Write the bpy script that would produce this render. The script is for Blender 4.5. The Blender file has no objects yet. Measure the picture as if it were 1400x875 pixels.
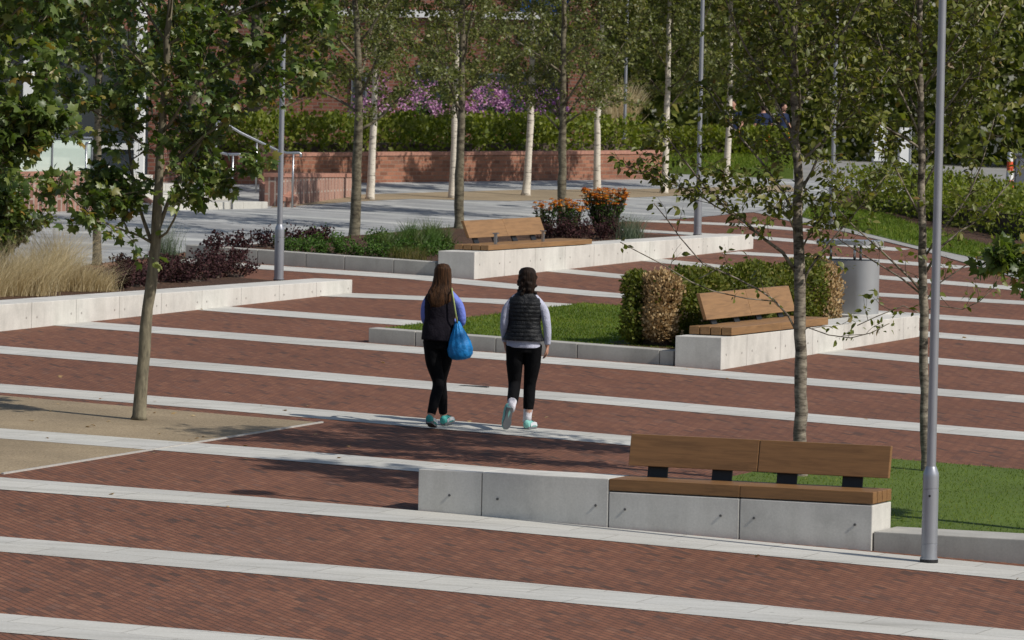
import bpy, bmesh, math, random
import numpy as np
from mathutils import Vector, Matrix

sc = bpy.context.scene
col = sc.collection
RNG = np.random.default_rng(7)

# ------------------------------------------------------------------ camera maths
F = 7500.0; PITCH = 4.70770411e-02; ROLL = 2.07998169e-02
GX = -2.36810298e-02; GY = 2.43144909e-02; AZ = 3.88681099e-01
ZC = 3.74; Y0 = 54.885; YK = 117.0; G2 = -0.0077
fw = np.array([0, math.cos(PITCH), -math.sin(PITCH)])
up = np.array([0, math.sin(PITCH), math.cos(PITCH)])
rt = np.array([1.0, 0, 0])
_c, _s = math.cos(ROLL), math.sin(ROLL)
CX = _c * rt + _s * up; CY = -_s * rt + _c * up
C0 = np.array([0, 0, ZC])
A = np.array([math.cos(AZ), -math.sin(AZ), 0]); B = np.array([math.sin(AZ), math.cos(AZ), 0])

def gz(x, y):
    if y <= YK: return GX * x + GY * (y - Y0)
    return GX * x + GY * (YK - Y0) + G2 * (y - YK)
def ray(px, py): return fw * F + (px - 700) * CX + (437.5 - py) * CY
def at(px, py, h=0.0):
    r = ray(px, py)
    t = (-ZC + h - GY * Y0) / (r[2] - GX * r[0] - GY * r[1])
    p = C0 + r * t
    if t < 0 or p[1] > YK:
        t = (-ZC + h + GY * (YK - Y0) - G2 * YK) / (r[2] - GX * r[0] - G2 * r[1])
        p = C0 + r * t
    return p
def atz(px, py, z):
    r = ray(px, py); return C0 + r * ((z - ZC) / r[2])
def atd(px, py, Y):
    r = ray(px, py); return C0 + r * (Y / r[1])
def UV(u, v, h=0.0, z=None):
    p = A * u + B * v
    p = p.copy(); p[2] = z if z is not None else gz(p[0], p[1]) + h
    return p
def uv(p): return float(np.dot(p, A)), float(np.dot(p, B))

# ------------------------------------------------------------------ objects
def tag(o, label=None, cat=None, group=None, kind=None):
    if label: o['label'] = label
    if cat: o['category'] = cat
    if group: o['group'] = group
    if kind: o['kind'] = kind
    return o
def empty(name, loc, rz=0.0, label=None, cat=None, group=None):
    o = bpy.data.objects.new(name, None); col.objects.link(o)
    o.location = loc; o.rotation_euler = (0, 0, rz); o.empty_display_size = 0.2
    return tag(o, label, cat, group)
def link(name, me, parent=None, mat=None, smooth=False):
    o = bpy.data.objects.new(name, me); col.objects.link(o)
    if parent is not None: o.parent = parent
    if mat is not None:
        me.materials.clear()
        for m in (mat if isinstance(mat, (list, tuple)) else [mat]): me.materials.append(m)
    if smooth: me.polygons.foreach_set('use_smooth', [True] * len(me.polygons))
    return o
def mesh(verts, faces, mats=None):
    me = bpy.data.meshes.new('m'); me.from_pydata([tuple(v) for v in verts], [], [tuple(f) for f in faces]); me.update()
    return me
def mesh_np(V, T, k, mi=None):
    """V (n,3), T (m,k) fixed size polygons"""
    me = bpy.data.meshes.new('m')
    me.vertices.add(len(V)); me.vertices.foreach_set('co', np.ascontiguousarray(V, dtype=np.float32).ravel())
    m = len(T); me.loops.add(m * k); me.polygons.add(m)
    me.loops.foreach_set('vertex_index', np.ascontiguousarray(T, dtype=np.int32).ravel())
    me.polygons.foreach_set('loop_start', np.arange(0, m * k, k, dtype=np.int32))
    if mi is not None: me.polygons.foreach_set('material_index', np.ascontiguousarray(mi, dtype=np.int32))
    me.update(calc_edges=True); me.validate()
    return me
def copy_tree(o, parent=None):
    c = o.copy(); col.objects.link(c); c.parent = parent
    for ch in list(o.children): copy_tree(ch, c)
    return c

class MB:
    """collects boxes, tubes, lathes"""
    def __init__(self): self.v = []; self.f = []
    def add(self, V, Fs):
        n = len(self.v); self.v += [tuple(p) for p in V]; self.f += [tuple(i + n for i in f) for f in Fs]
    def box(self, x0, x1, y0, y1, z0, z1):
        self.add([(x0,y0,z0),(x1,y0,z0),(x1,y1,z0),(x0,y1,z0),(x0,y0,z1),(x1,y0,z1),(x1,y1,z1),(x0,y1,z1)],
                 [(0,3,2,1),(4,5,6,7),(0,1,5,4),(1,2,6,5),(2,3,7,6),(3,0,4,7)])
    def tube(self, pts, rad, n=8, cap=True):
        V, Fs = tube_geo(pts, rad, n, cap); self.add(V, Fs)
    def lathe(self, prof, n=24, cx=0, cy=0):
        V = []; Fs = []
        for (r, z) in prof:
            for k in range(n):
                a = 2 * math.pi * k / n; V.append((cx + r * math.cos(a), cy + r * math.sin(a), z))
        for i in range(len(prof) - 1):
            for k in range(n):
                k2 = (k + 1) % n; Fs.append((i*n+k, i*n+k2, (i+1)*n+k2, (i+1)*n+k))
        Fs.append(tuple(range(n-1, -1, -1))); Fs.append(tuple(range((len(prof)-1)*n, len(prof)*n)))
        self.add(V, Fs)
    def build(self, name, mat, parent=None, smooth=False, bevel=0.0, seg=2, auto=None):
        me = mesh(self.v, self.f)
        if bevel > 0:
            bm = bmesh.new(); bm.from_mesh(me)
            bmesh.ops.bevel(bm, geom=list(bm.edges), offset=bevel, segments=seg, affect='EDGES', profile=0.6)
            bm.to_mesh(me); bm.free()
        o = link(name, me, parent, mat, smooth)
        if auto:
            try: me.set_sharp_from_angle(angle=auto)
            except Exception: pass
        return o
def tube_geo(pts, rad, n=8, cap=True):
    pts = [np.asarray(p, float) for p in pts]; V = []; Fs = []
    prev = None
    for i, p in enumerate(pts):
        d = pts[min(i+1, len(pts)-1)] - pts[max(i-1, 0)]; d = d / (np.linalg.norm(d) + 1e-9)
        if prev is None:
            ref = np.array([0, 0, 1.0]) if abs(d[2]) < 0.9 else np.array([1.0, 0, 0])
            x = np.cross(ref, d)
        else: x = prev - d * np.dot(prev, d)
        x /= np.linalg.norm(x) + 1e-9; y = np.cross(d, x); prev = x
        r = rad[i] if hasattr(rad, '__len__') else rad
        for k in range(n):
            a = 2 * math.pi * k / n; V.append(p + r * (math.cos(a) * x + math.sin(a) * y))
    for i in range(len(pts) - 1):
        for k in range(n):
            k2 = (k + 1) % n; Fs.append((i*n+k, i*n+k2, (i+1)*n+k2, (i+1)*n+k))
    if cap:
        Fs.append(tuple(range(n-1, -1, -1))); Fs.append(tuple(range((len(pts)-1)*n, len(pts)*n)))
    return V, Fs

# ------------------------------------------------------------------ materials
def newmat(name):
    m = bpy.data.materials.new(name); m.use_nodes = True
    nt = m.node_tree; b = nt.nodes['Principled BSDF']
    return m, nt, b, nt.nodes.new, nt.links.new
def rgb(c): return (c[0], c[1], c[2], 1)
def ramp(nt, stops):
    r = nt.nodes.new('ShaderNodeValToRGB'); e = r.color_ramp.elements
    while len(e) < len(stops): e.new(0.5)
    for el, (p, c) in zip(e, stops): el.position = p; el.color = rgb(c)
    return r
def pos_map(nt, rz=0.0, scale=(1, 1, 1), obj=False):
    if obj:
        t = nt.nodes.new('ShaderNodeTexCoord'); src = t.outputs['Object']
    else:
        t = nt.nodes.new('ShaderNodeNewGeometry'); src = t.outputs['Position']
    mp = nt.nodes.new('ShaderNodeMapping'); mp.inputs['Rotation'].default_value = (0, 0, rz); mp.inputs['Scale'].default_value = scale
    nt.links.new(src, mp.inputs['Vector']); return mp.outputs['Vector']
def noise(nt, vec, scale, detail=4, rough=0.6):
    n = nt.nodes.new('ShaderNodeTexNoise'); n.inputs['Scale'].default_value = scale; n.inputs['Detail'].default_value = detail
    n.inputs['Roughness'].default_value = rough
    if vec is not None: nt.links.new(vec, n.inputs['Vector'])
    return n
def mix(nt, fac, a, b, mode='MIX'):
    m = nt.nodes.new('ShaderNodeMix'); m.data_type = 'RGBA'; m.blend_type = mode
    for s, v in ((m.inputs[0], fac), (m.inputs[6], a), (m.inputs[7], b)):
        if hasattr(v, 'is_output') or hasattr(v, 'links'): nt.links.new(v, s)
        elif isinstance(v, (int, float)): s.default_value = v
        else: s.default_value = rgb(v)
    return m.outputs[2]
def bump(nt, b, h, strength, dist):
    bp = nt.nodes.new('ShaderNodeBump'); bp.inputs['Strength'].default_value = strength; bp.inputs['Distance'].default_value = dist
    nt.links.new(h, bp.inputs['Height']); nt.links.new(bp.outputs['Normal'], b.inputs['Normal'])
def plain(name, c, rough=0.6, metal=0.0, var=0.12, scale=20, spec=0.4, bumps=0.0, bd=0.01, obj=True):
    m, nt, b, N, L = newmat(name)
    v = pos_map(nt, obj=obj); n = noise(nt, v, scale, 5)
    lo = tuple(x * (1 - var) for x in c); hi = tuple(min(1, x * (1 + var)) for x in c)
    r = ramp(nt, [(0.3, lo), (0.7, hi)]); L(n.outputs['Fac'], r.inputs['Fac']); L(r.outputs['Color'], b.inputs['Base Color'])
    b.inputs['Roughness'].default_value = rough; b.inputs['Metallic'].default_value = metal; b.inputs['Specular IOR Level'].default_value = spec
    if bumps: bump(nt, b, n.outputs['Fac'], bumps, bd)
    return m
def two_scale(name, stops, s1, s2, rough=0.85, bumps=0.2, bd=0.01, blotch=((0.35, (.8,.8,.8)), (0.65, (1.08,1.08,1.08))), spec=0.3, rz=0.0, sc1=(1,1,1)):
    m, nt, b, N, L = newmat(name)
    v = pos_map(nt, rz, sc1); v2 = pos_map(nt)
    n1 = noise(nt, v, s1, 3, 0.7); n2 = noise(nt, v2, s2, 4)
    r = ramp(nt, stops); L(n1.outputs['Fac'], r.inputs['Fac'])
    r2 = ramp(nt, list(blotch)); L(n2.outputs['Fac'], r2.inputs['Fac'])
    L(mix(nt, 1.0, r.outputs['Color'], r2.outputs['Color'], 'MULTIPLY'), b.inputs['Base Color'])
    b.inputs['Roughness'].default_value = rough; b.inputs['Specular IOR Level'].default_value = spec
    if bumps: bump(nt, b, n1.outputs['Fac'], bumps, bd)
    return m
def brick_mat(name, rz, w, h, cols, mortar, ms=0.06, vertical=None, rough=0.85, blotch=0.25):
    m, nt, b, N, L = newmat(name)
    if vertical is None: v = pos_map(nt, rz)
    else:
        # wall: x = along-wall coordinate (object X), y = object Z
        t = N('ShaderNodeTexCoord'); sx = N('ShaderNodeSeparateXYZ'); cx = N('ShaderNodeCombineXYZ')
        L(t.outputs['Object'], sx.inputs[0])
        ad = N('ShaderNodeMath'); ad.operation = 'ADD'; L(sx.outputs['X'], ad.inputs[0]); L(sx.outputs['Y'], ad.inputs[1])
        if vertical == 'soldier': L(sx.outputs['Z'], cx.inputs['X']); L(ad.outputs[0], cx.inputs['Y'])
        else: L(ad.outputs[0], cx.inputs['X']); L(sx.outputs['Z'], cx.inputs['Y'])
        v = cx.outputs[0]
    br = N('ShaderNodeTexBrick'); L(v, br.inputs['Vector'])
    br.inputs['Scale'].default_value = 1; br.inputs['Brick Width'].default_value = w; br.inputs['Row Height'].default_value = h
    br.inputs['Mortar Size'].default_value = ms * h; br.inputs['Mortar Smooth'].default_value = 0.2
    br.inputs['Color1'].default_value = (0, 0, 0, 1); br.inputs['Color2'].default_value = (1, 1, 1, 1); br.inputs['Mortar'].default_value = (.5, .5, .5, 1)
    r = ramp(nt, cols); L(br.outputs['Color'], r.inputs['Fac'])
    vv = pos_map(nt); n2 = noise(nt, vv, 0.55, 5, 0.65)
    r2 = ramp(nt, [(0.3, (1 - blotch,) * 3), (0.7, (1 + blotch * 0.5,) * 3)]); L(n2.outputs['Fac'], r2.inputs['Fac'])
    c = mix(nt, br.outputs['Fac'], r.outputs['Color'], mortar)
    c = mix(nt, 1.0, c, r2.outputs['Color'], 'MULTIPLY')
    n3 = noise(nt, vv, 30, 3); r3 = ramp(nt, [(0.3, (.85,)*3), (0.7, (1.1,)*3)]); L(n3.outputs['Fac'], r3.inputs['Fac'])
    c = mix(nt, 1.0, c, r3.outputs['Color'], 'MULTIPLY')
    L(c, b.inputs['Base Color']); b.inputs['Roughness'].default_value = rough; b.inputs['Specular IOR Level'].default_value = 0.25
    iv = N('ShaderNodeMath'); iv.operation = 'SUBTRACT'; iv.inputs[0].default_value = 1; L(br.outputs['Fac'], iv.inputs[1])
    bump(nt, b, iv.outputs[0], 0.5, 0.004)
    return m
def leaf_mat(name, stops, trans=0.3, rough=0.45, spec=0.4, tcol=None, patch=0.0, ps=0.8):
    m, nt, b, N, L = newmat(name)
    g = N('ShaderNodeNewGeometry'); r = ramp(nt, stops); L(g.outputs['Random Per Island'], r.inputs['Fac'])
    col_ = r.outputs['Color']
    if patch:
        pn = noise(nt, pos_map(nt), ps, 5, .65); pr = ramp(nt, [(0.3, (1 - patch, 1 - patch, 1 - patch)), (0.5, (1, 1, 1)), (0.72, (1 + 1.3 * patch, 1 + .75 * patch, 1 + patch))]); L(pn.outputs['Fac'], pr.inputs['Fac'])
        col_ = mix(nt, 1.0, col_, pr.outputs['Color'], 'MULTIPLY')
    L(col_, b.inputs['Base Color']); b.inputs['Roughness'].default_value = rough; b.inputs['Specular IOR Level'].default_value = spec
    if trans:
        t = N('ShaderNodeBsdfTranslucent'); hs = N('ShaderNodeMix'); hs.data_type = 'RGBA'; hs.blend_type = 'MULTIPLY'; hs.inputs[0].default_value = 1
        L(col_, hs.inputs[6]); hs.inputs[7].default_value = rgb(tcol or (1.5, 1.6, 0.5)); L(hs.outputs[2], t.inputs['Color'])
        ms = N('ShaderNodeMixShader'); ms.inputs[0].default_value = trans
        L(b.outputs[0], ms.inputs[1]); L(t.outputs[0], ms.inputs[2]); L(ms.outputs[0], nt.nodes['Material Output'].inputs['Surface'])
    return m
def wood_mat(name, base):
    m, nt, b, N, L = newmat(name)
    t = N('ShaderNodeTexCoord'); oi = N('ShaderNodeObjectInfo'); mp = N('ShaderNodeMapping'); mp.inputs['Scale'].default_value = (1.2, 14, 14)
    ad = N('ShaderNodeVectorMath'); ad.operation = 'ADD'; L(t.outputs['Object'], ad.inputs[0]); L(oi.outputs['Random'], ad.inputs[1])
    L(ad.outputs[0], mp.inputs['Vector'])
    n1 = noise(nt, mp.outputs['Vector'], 1.6, 6, 0.65); n1.inputs['Distortion'].default_value = 1.2
    mp2 = N('ShaderNodeMapping'); mp2.inputs['Scale'].default_value = (3, 120, 120); L(ad.outputs[0], mp2.inputs['Vector'])
    n2 = noise(nt, mp2.outputs['Vector'], 1.0, 3)
    r = ramp(nt, [(0.3, tuple(x * .72 for x in base)), (0.5, base), (0.72, tuple(x * 1.2 for x in base))]); L(n1.outputs['Fac'], r.inputs['Fac'])
    r2 = ramp(nt, [(0.3, (.85,)*3), (0.7, (1.08,)*3)]); L(n2.outputs['Fac'], r2.inputs['Fac'])
    L(mix(nt, 1.0, r.outputs['Color'], r2.outputs['Color'], 'MULTIPLY'), b.inputs['Base Color'])
    b.inputs['Roughness'].default_value = 0.5; b.inputs['Specular IOR Level'].default_value = 0.4
    bump(nt, b, n2.outputs['Fac'], 0.15, 0.002)
    return m
def bark_mat(name, dark, light, scale=(18, 18, 3), contrast=(0.38, 0.62), s=1.0):
    m, nt, b, N, L = newmat(name)
    t = N('ShaderNodeTexCoord'); mp = N('ShaderNodeMapping'); mp.inputs['Scale'].default_value = scale; L(t.outputs['Object'], mp.inputs['Vector'])
    n1 = noise(nt, mp.outputs['Vector'], s, 6, 0.7)
    r = ramp(nt, [(contrast[0], dark), (contrast[1], light)]); L(n1.outputs['Fac'], r.inputs['Fac'])
    L(r.outputs['Color'], b.inputs['Base Color']); b.inputs['Roughness'].default_value = 0.9; b.inputs['Specular IOR Level'].default_value = 0.2
    bump(nt, b, n1.outputs['Fac'], 0.4, 0.01)
    return m
def concrete_mat(name, c, streak=True):
    m, nt, b, N, L = newmat(name)
    v = pos_map(nt); n1 = noise(nt, v, 2.2, 6, 0.65); n2 = noise(nt, v, 60, 3)
    v3 = pos_map(nt, AZ, (5, 5, 0.6)); n3 = noise(nt, v3, 1.0, 4)
    r = ramp(nt, [(0.25, tuple(x * .78 for x in c)), (0.5, c), (0.75, tuple(min(.9, x * 1.08) for x in c))]); L(n1.outputs['Fac'], r.inputs['Fac'])
    r2 = ramp(nt, [(0.3, (.92,)*3), (0.7, (1.05,)*3)]); L(n2.outputs['Fac'], r2.inputs['Fac'])
    r3 = ramp(nt, [(0.3, (.9, .9, .89)), (0.6, (1.03,)*3)]); L(n3.outputs['Fac'], r3.inputs['Fac'])
    cc = mix(nt, 1.0, mix(nt, 1.0, r.outputs['Color'], r2.outputs['Color'], 'MULTIPLY'), r3.outputs['Color'], 'MULTIPLY')
    L(cc, b.inputs['Base Color']); b.inputs['Roughness'].default_value = 0.85; b.inputs['Specular IOR Level'].default_value = 0.25
    bump(nt, b, n2.outputs['Fac'], 0.12, 0.003)
    return m

M = {}
M['pave'] = brick_mat('clay_pavers', math.radians(67.1), 0.205, 0.066,
    [(0.0, (.095, .054, .040)), (0.06, (.145, .068, .045)), (0.18, (.182, .078, .047)), (0.5, (.196, .083, .049)), (0.8, (.217, .092, .053)), (0.94, (.240, .108, .063)), (1.0, (.175, .088, .062))], (.075, .043, .031), ms=0.10, blotch=0.16)
def band_mat():
    m, nt, b, N, L = newmat('pale_stone')
    v = pos_map(nt, AZ); n1 = noise(nt, pos_map(nt, AZ, (0.5, 3, 1)), 1.4, 6, 0.7); n2 = noise(nt, v, 45, 3); n3 = noise(nt, v, 0.35, 4)
    br = N('ShaderNodeTexBrick'); L(v, br.inputs['Vector']); br.inputs['Scale'].default_value = 1; br.inputs['Brick Width'].default_value = 0.9
    br.inputs['Row Height'].default_value = 0.474; br.inputs['Mortar Size'].default_value = 0.006
    br.inputs['Color1'].default_value = (.93, .93, .93, 1); br.inputs['Color2'].default_value = (1.04, 1.035, 1.02, 1); br.inputs['Mortar'].default_value = (.62, .60, .57, 1)
    r = ramp(nt, [(0.3, (.42, .412, .38)), (0.5, (.52, .51, .475)), (0.75, (.57, .56, .525))]); L(n1.outputs['Fac'], r.inputs['Fac'])
    r2 = ramp(nt, [(0.3, (.9,)*3), (0.7, (1.06,)*3)]); L(n2.outputs['Fac'], r2.inputs['Fac'])
    r3 = ramp(nt, [(0.35, (.92, .91, .89)), (0.65, (1.03,)*3)]); L(n3.outputs['Fac'], r3.inputs['Fac'])
    c = mix(nt, 1, r.outputs['Color'], r2.outputs['Color'], 'MULTIPLY'); c = mix(nt, 1, c, r3.outputs['Color'], 'MULTIPLY')
    c = mix(nt, 1, c, br.outputs['Color'], 'MULTIPLY')
    vo = N('ShaderNodeTexVoronoi'); L(v, vo.inputs['Vector']); vo.inputs['Scale'].default_value = 2.3; r5 = ramp(nt, [(0.025, (.45, .44, .43)), (0.06, (1, 1, 1))]); L(vo.outputs['Distance'], r5.inputs['Fac'])
    c = mix(nt, .7, c, r5.outputs['Color'], 'MULTIPLY')
    n6 = noise(nt, pos_map(nt, AZ, (.25, 2.2, 1)), 3.0, 6, .75); r6 = ramp(nt, [(0.56, (1, 1, 1)), (0.72, (.80, .79, .77))]); L(n6.outputs['Fac'], r6.inputs['Fac'])
    c = mix(nt, 1, c, r6.outputs['Color'], 'MULTIPLY')
    L(c, b.inputs['Base Color']); b.inputs['Roughness'].default_value = 0.8; b.inputs['Specular IOR Level'].default_value = 0.3
    return m
M['band'] = band_mat()
def grey_paving_mat():
    m, nt, b, N, L = newmat('grey_granite_paving')
    v = pos_map(nt, AZ)
    br = N('ShaderNodeTexBrick'); L(v, br.inputs['Vector']); br.inputs['Scale'].default_value = 1; br.inputs['Brick Width'].default_value = 0.6
    br.inputs['Row Height'].default_value = 0.3; br.inputs['Mortar Size'].default_value = 0.004
    br.inputs['Color1'].default_value = (.24, .245, .245, 1); br.inputs['Color2'].default_value = (.38, .38, .37, 1); br.inputs['Mortar'].default_value = (.16, .16, .155, 1)
    w = N('ShaderNodeTexWave'); L(v, w.inputs['Vector']); w.bands_direction = 'Y'; w.inputs['Scale'].default_value = 0.12; w.inputs['Distortion'].default_value = 0
    r = ramp(nt, [(0.90, (1, 1, 1)), (0.93, (1.3, 1.3, 1.26))]); L(w.outputs['Fac'], r.inputs['Fac'])
    n1 = noise(nt, pos_map(nt), 0.8, 5); r2 = ramp(nt, [(0.3, (.88,)*3), (0.7, (1.08,)*3)]); L(n1.outputs['Fac'], r2.inputs['Fac'])
    c = mix(nt, 1, br.outputs['Color'], r.outputs['Color'], 'MULTIPLY'); c = mix(nt, 1, c, r2.outputs['Color'], 'MULTIPLY')
    L(c, b.inputs['Base Color']); b.inputs['Roughness'].default_value = 0.8
    return m
M['grey'] = grey_paving_mat()
M['gravel'] = two_scale('resin_gravel', [(0.25, (.13, .095, .058)), (0.45, (.28, .215, .135)), (0.6, (.34, .265, .17)), (0.8, (.47, .40, .29))], 42, 0.7, bumps=0.5, bd=0.01)
M['mulch'] = two_scale('bark_mulch', [(0.25, (.022, .012, .008)), (0.5, (.085, .044, .026)), (0.75, (.19, .11, .065))], 28, 1.2, bumps=0.9, bd=0.05)
M['soil_grass'] = two_scale('turf', [(0.25, (.05, .085, .012)), (0.5, (.09, .135, .018)), (0.75, (.13, .17, .03))], 35, 0.8, bumps=0.4, bd=0.02)
M['earth'] = two_scale('far_ground', [(0.3, (.05, .05, .035)), (0.7, (.09, .085, .06))], 3, 0.1, bumps=0)
M['asphalt'] = two_scale('pale_road', [(0.3, (.22, .215, .20)), (0.7, (.32, .31, .29))], 12, 0.25, bumps=0)
M['path'] = two_scale('path_stone', [(0.3, (.30, .29, .27)), (0.7, (.40, .39, .365))], 12, 0.5, bumps=0)
M['concrete'] = concrete_mat('pale_concrete', (.58, .56, .515))
M['kerb'] = concrete_mat('kerb_stone', (.40, .385, .35))
M['joint'] = plain('joint_dark', (.06, .06, .06), 0.9)
M['pin'] = plain('pin_steel', (.12, .12, .12), 0.5, 0.6)
M['pinl'] = plain('pin_concrete', (.36, .34, .31), .8)
M['wood'] = wood_mat('oiled_hardwood', (.22, .112, .043))
M['woodend'] = wood_mat('hardwood_boards', (.265, .145, .060))
M['black'] = plain('black_steel', (.012, .012, .013), 0.5)
M['steel'] = plain('brushed_steel', (.45, .46, .48), 0.35, 1.0, var=0.05)
M['grey_paint'] = plain('grey_lamp_paint', (.33, .34, .37), 0.38, 0.55, var=0.05, scale=6)
M['bin'] = plain('bin_metal', (.36, .37, .38), 0.42, 0.45, var=0.06, scale=4)
M['edge'] = plain('steel_edging', (.42, .40, .37), 0.6, 0.0)
M['brickwall'] = brick_mat('brick_wall', 0, 0.225, 0.075, [(0, (.19, .080, .050)), (0.4, (.29, .125, .078)), (0.8, (.35, .155, .095)), (1, (.23, .11, .075))], (.25, .17, .125), ms=0.10, vertical='run')
M['soldier'] = brick_mat('soldier_brick', 0, 0.45, 0.11, [(0, (.20, .10, .08)), (0.4, (.31, .155, .115)), (0.8, (.38, .20, .15)), (1, (.44, .27, .21))], (.40, .32, .27), ms=0.16, vertical='soldier')
M['coping'] = plain('brick_coping', (.36, .18, .13), 0.85, var=0.2)
M['housebrick'] = brick_mat('house_brick', 0, 0.225, 0.075, [(0, (.15, .055, .038)), (0.5, (.24, .09, .06)), (1, (.30, .12, .08))], (.25, .19, .15), ms=0.12, vertical='run')
M['white'] = plain('white_paint', (.78, .78, .76), 0.5, var=0.04, scale=4)
M['bluepanel'] = plain('blue_panel', (.01, .09, .33), 0.45)
M['greyframe'] = plain('grey_frame', (.16, .17, .19), 0.5)
M['roof'] = plain('roof_tile', (.11, .07, .055), 0.85, var=0.25, scale=12)
def glass_mat(name, c, alpha=0.5):
    m, nt, b, N, L = newmat(name)
    b.inputs['Base Color'].default_value = rgb(c); b.inputs['Roughness'].default_value = 0.08; b.inputs['Specular IOR Level'].default_value = 0.8
    b.inputs['Alpha'].default_value = alpha
    return m
M['glass'] = glass_mat('balustrade_glass', (.55, .66, .60), 0.62)
M['window'] = glass_mat('window_glass', (.035, .045, .055), 1.0)
M['orange'] = plain('hi_vis_orange', (.80, .16, .015), 0.7)
M['redpl'] = plain('barrier_orange', (.75, .10, .03), 0.5)
# foliage
M['maple'] = leaf_mat('maple_leaf', [(0, (.045, .080, .016)), (0.45, (.082, .126, .026)), (0.8, (.145, .195, .048)), (0.95, (.21, .22, .06)), (1, (.26, .15, .03))], 0.34, .42, .45, patch=.2)
M['cherry'] = leaf_mat('broad_leaf', [(0, (.070, .086, .012)), (0.5, (.12, .138, .022)), (0.85, (.165, .175, .034)), (0.96, (.30, .28, .12)), (1, (.16, .09, .026))], 0.33, .45, .4)
M['small'] = leaf_mat('birch_leaf', [(0, (.072, .088, .022)), (0.5, (.120, .140, .038)), (0.85, (.175, .190, .062)), (1, (.22, .20, .07))], 0.36, .45, .4, patch=.2)
M['wild'] = leaf_mat('wood_leaf', [(0, (.055, .075, .012)), (0.5, (.105, .132, .022)), (0.85, (.155, .18, .036)), (1, (.18, .155, .04))], 0.33, .6, .2, patch=.3, ps=.35)
M['hedge'] = leaf_mat('laurel_leaf', [(0, (.090, .125, .012)), (0.5, (.15, .185, .021)), (1, (.22, .25, .04))], 0.36, .5, .3, patch=.2)
M['box'] = leaf_mat('box_leaf', [(0, (.055, .075, .011)), (0.5, (.105, .128, .020)), (0.9, (.15, .16, .03)), (1, (.19, .16, .045))], 0.3, .6, .2, patch=.3, ps=1.5)
M['dead'] = leaf_mat('dead_leaf', [(0, (.27, .17, .075)), (0.5, (.42, .29, .14)), (1, (.55, .42, .24))], 0.2, 0.7, 0.2, (1.2, 1, .7))
M['purple'] = leaf_mat('purple_leaf', [(0, (.028, .014, .016)), (0.5, (.050, .022, .025)), (1, (.085, .042, .040))], 0.1, .8, .08)
M['green'] = leaf_mat('ground_leaf', [(0, (.035, .078, .012)), (0.5, (.062, .125, .022)), (1, (.105, .17, .04))], 0.28, .6, .2)
M['strap'] = leaf_mat('strap_leaf', [(0, (.05, .085, .02)), (0.5, (.085, .13, .035)), (1, (.15, .17, .06))], 0.3)
M['bluegrass'] = leaf_mat('blue_grass', [(0, (.07, .10, .06)), (0.5, (.12, .16, .10)), (1, (.18, .21, .14))], 0.2)
M['feather'] = leaf_mat('feather_grass', [(0, (.36, .27, .13)), (0.5, (.56, .46, .26)), (1, (.72, .63, .42))], 0.3, 0.7, 0.2, (1.1, 1, .8))
M['feathergreen'] = leaf_mat('grass_base', [(0, (.07, .08, .02)), (0.5, (.14, .13, .045)), (1, (.22, .18, .07))], 0.3, 0.7, 0.2)
M['lawn'] = leaf_mat('lawn_blade', [(0, (.068, .112, .012)), (0.5, (.115, .172, .019)), (0.9, (.165, .22, .032)), (1, (.25, .23, .08))], 0.3, .7, .15, patch=.38, ps=1.1)
M['flower'] = leaf_mat('orange_petal', [(0, (.34, .07, .008)), (0.5, (.52, .16, .014)), (1, (.62, .27, .03))], 0.2, 0.6, 0.2, (1, .8, .6))
M['pink'] = leaf_mat('pink_petal', [(0, (.38, .15, .32)), (0.5, (.56, .28, .48)), (1, (.70, .46, .62))], 0.25, 0.6, 0.2, (1, .8, 1))
M['violet'] = leaf_mat('violet_petal', [(0, (.15, .05, .18)), (0.5, (.28, .11, .30)), (1, (.42, .22, .43))], 0.25, 0.6, 0.2, (1, .8, 1))
M['bark_maple'] = bark_mat('maple_bark', (.12, .105, .075), (.235, .205, .14), (22, 22, 6))
M['bark_cherry'] = bark_mat('cherry_bark', (.055, .043, .035), (.34, .29, .23), (9, 9, 26), (0.36, 0.66))
M['bark_dark'] = bark_mat('dark_bark', (.06, .05, .035), (.20, .175, .12), (9, 9, 20))
M['bark_birch'] = bark_mat('birch_bark', (.10, .085, .07), (.62, .56, .47), (6, 6, 30), (0.33, 0.47))
M['twig'] = plain('twig_bark', (.075, .055, .042), 0.9, var=0.3)

# ------------------------------------------------------------------ ground sheets
def sheet(name, pts, mat, h, kind='structure', label=None):
    """polygon of world (x,y) points laid h above the terrain plane"""
    V = [(p[0], p[1], gz(p[0], p[1]) + h) for p in pts]
    o = link(name, mesh(V, [tuple(range(len(V)))]), None, mat)
    tag(o, kind=kind)
    if label: o['label'] = label
    if o.data.polygons[0].normal.z < 0: o.data.flip_normals()
    return o
def pxpoly(l, h=0.0): return [at(px, py, h)[:2] for px, py in l]

xs, ys = [-260, 260], [-40, YK, 700]
V = [(x, y, gz(x, y) - 0.02) for y in ys for x in xs]
tag(link('ground', mesh(V, [(0, 1, 3, 2), (2, 3, 5, 4)]), None, M['earth']), kind='structure')
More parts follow.
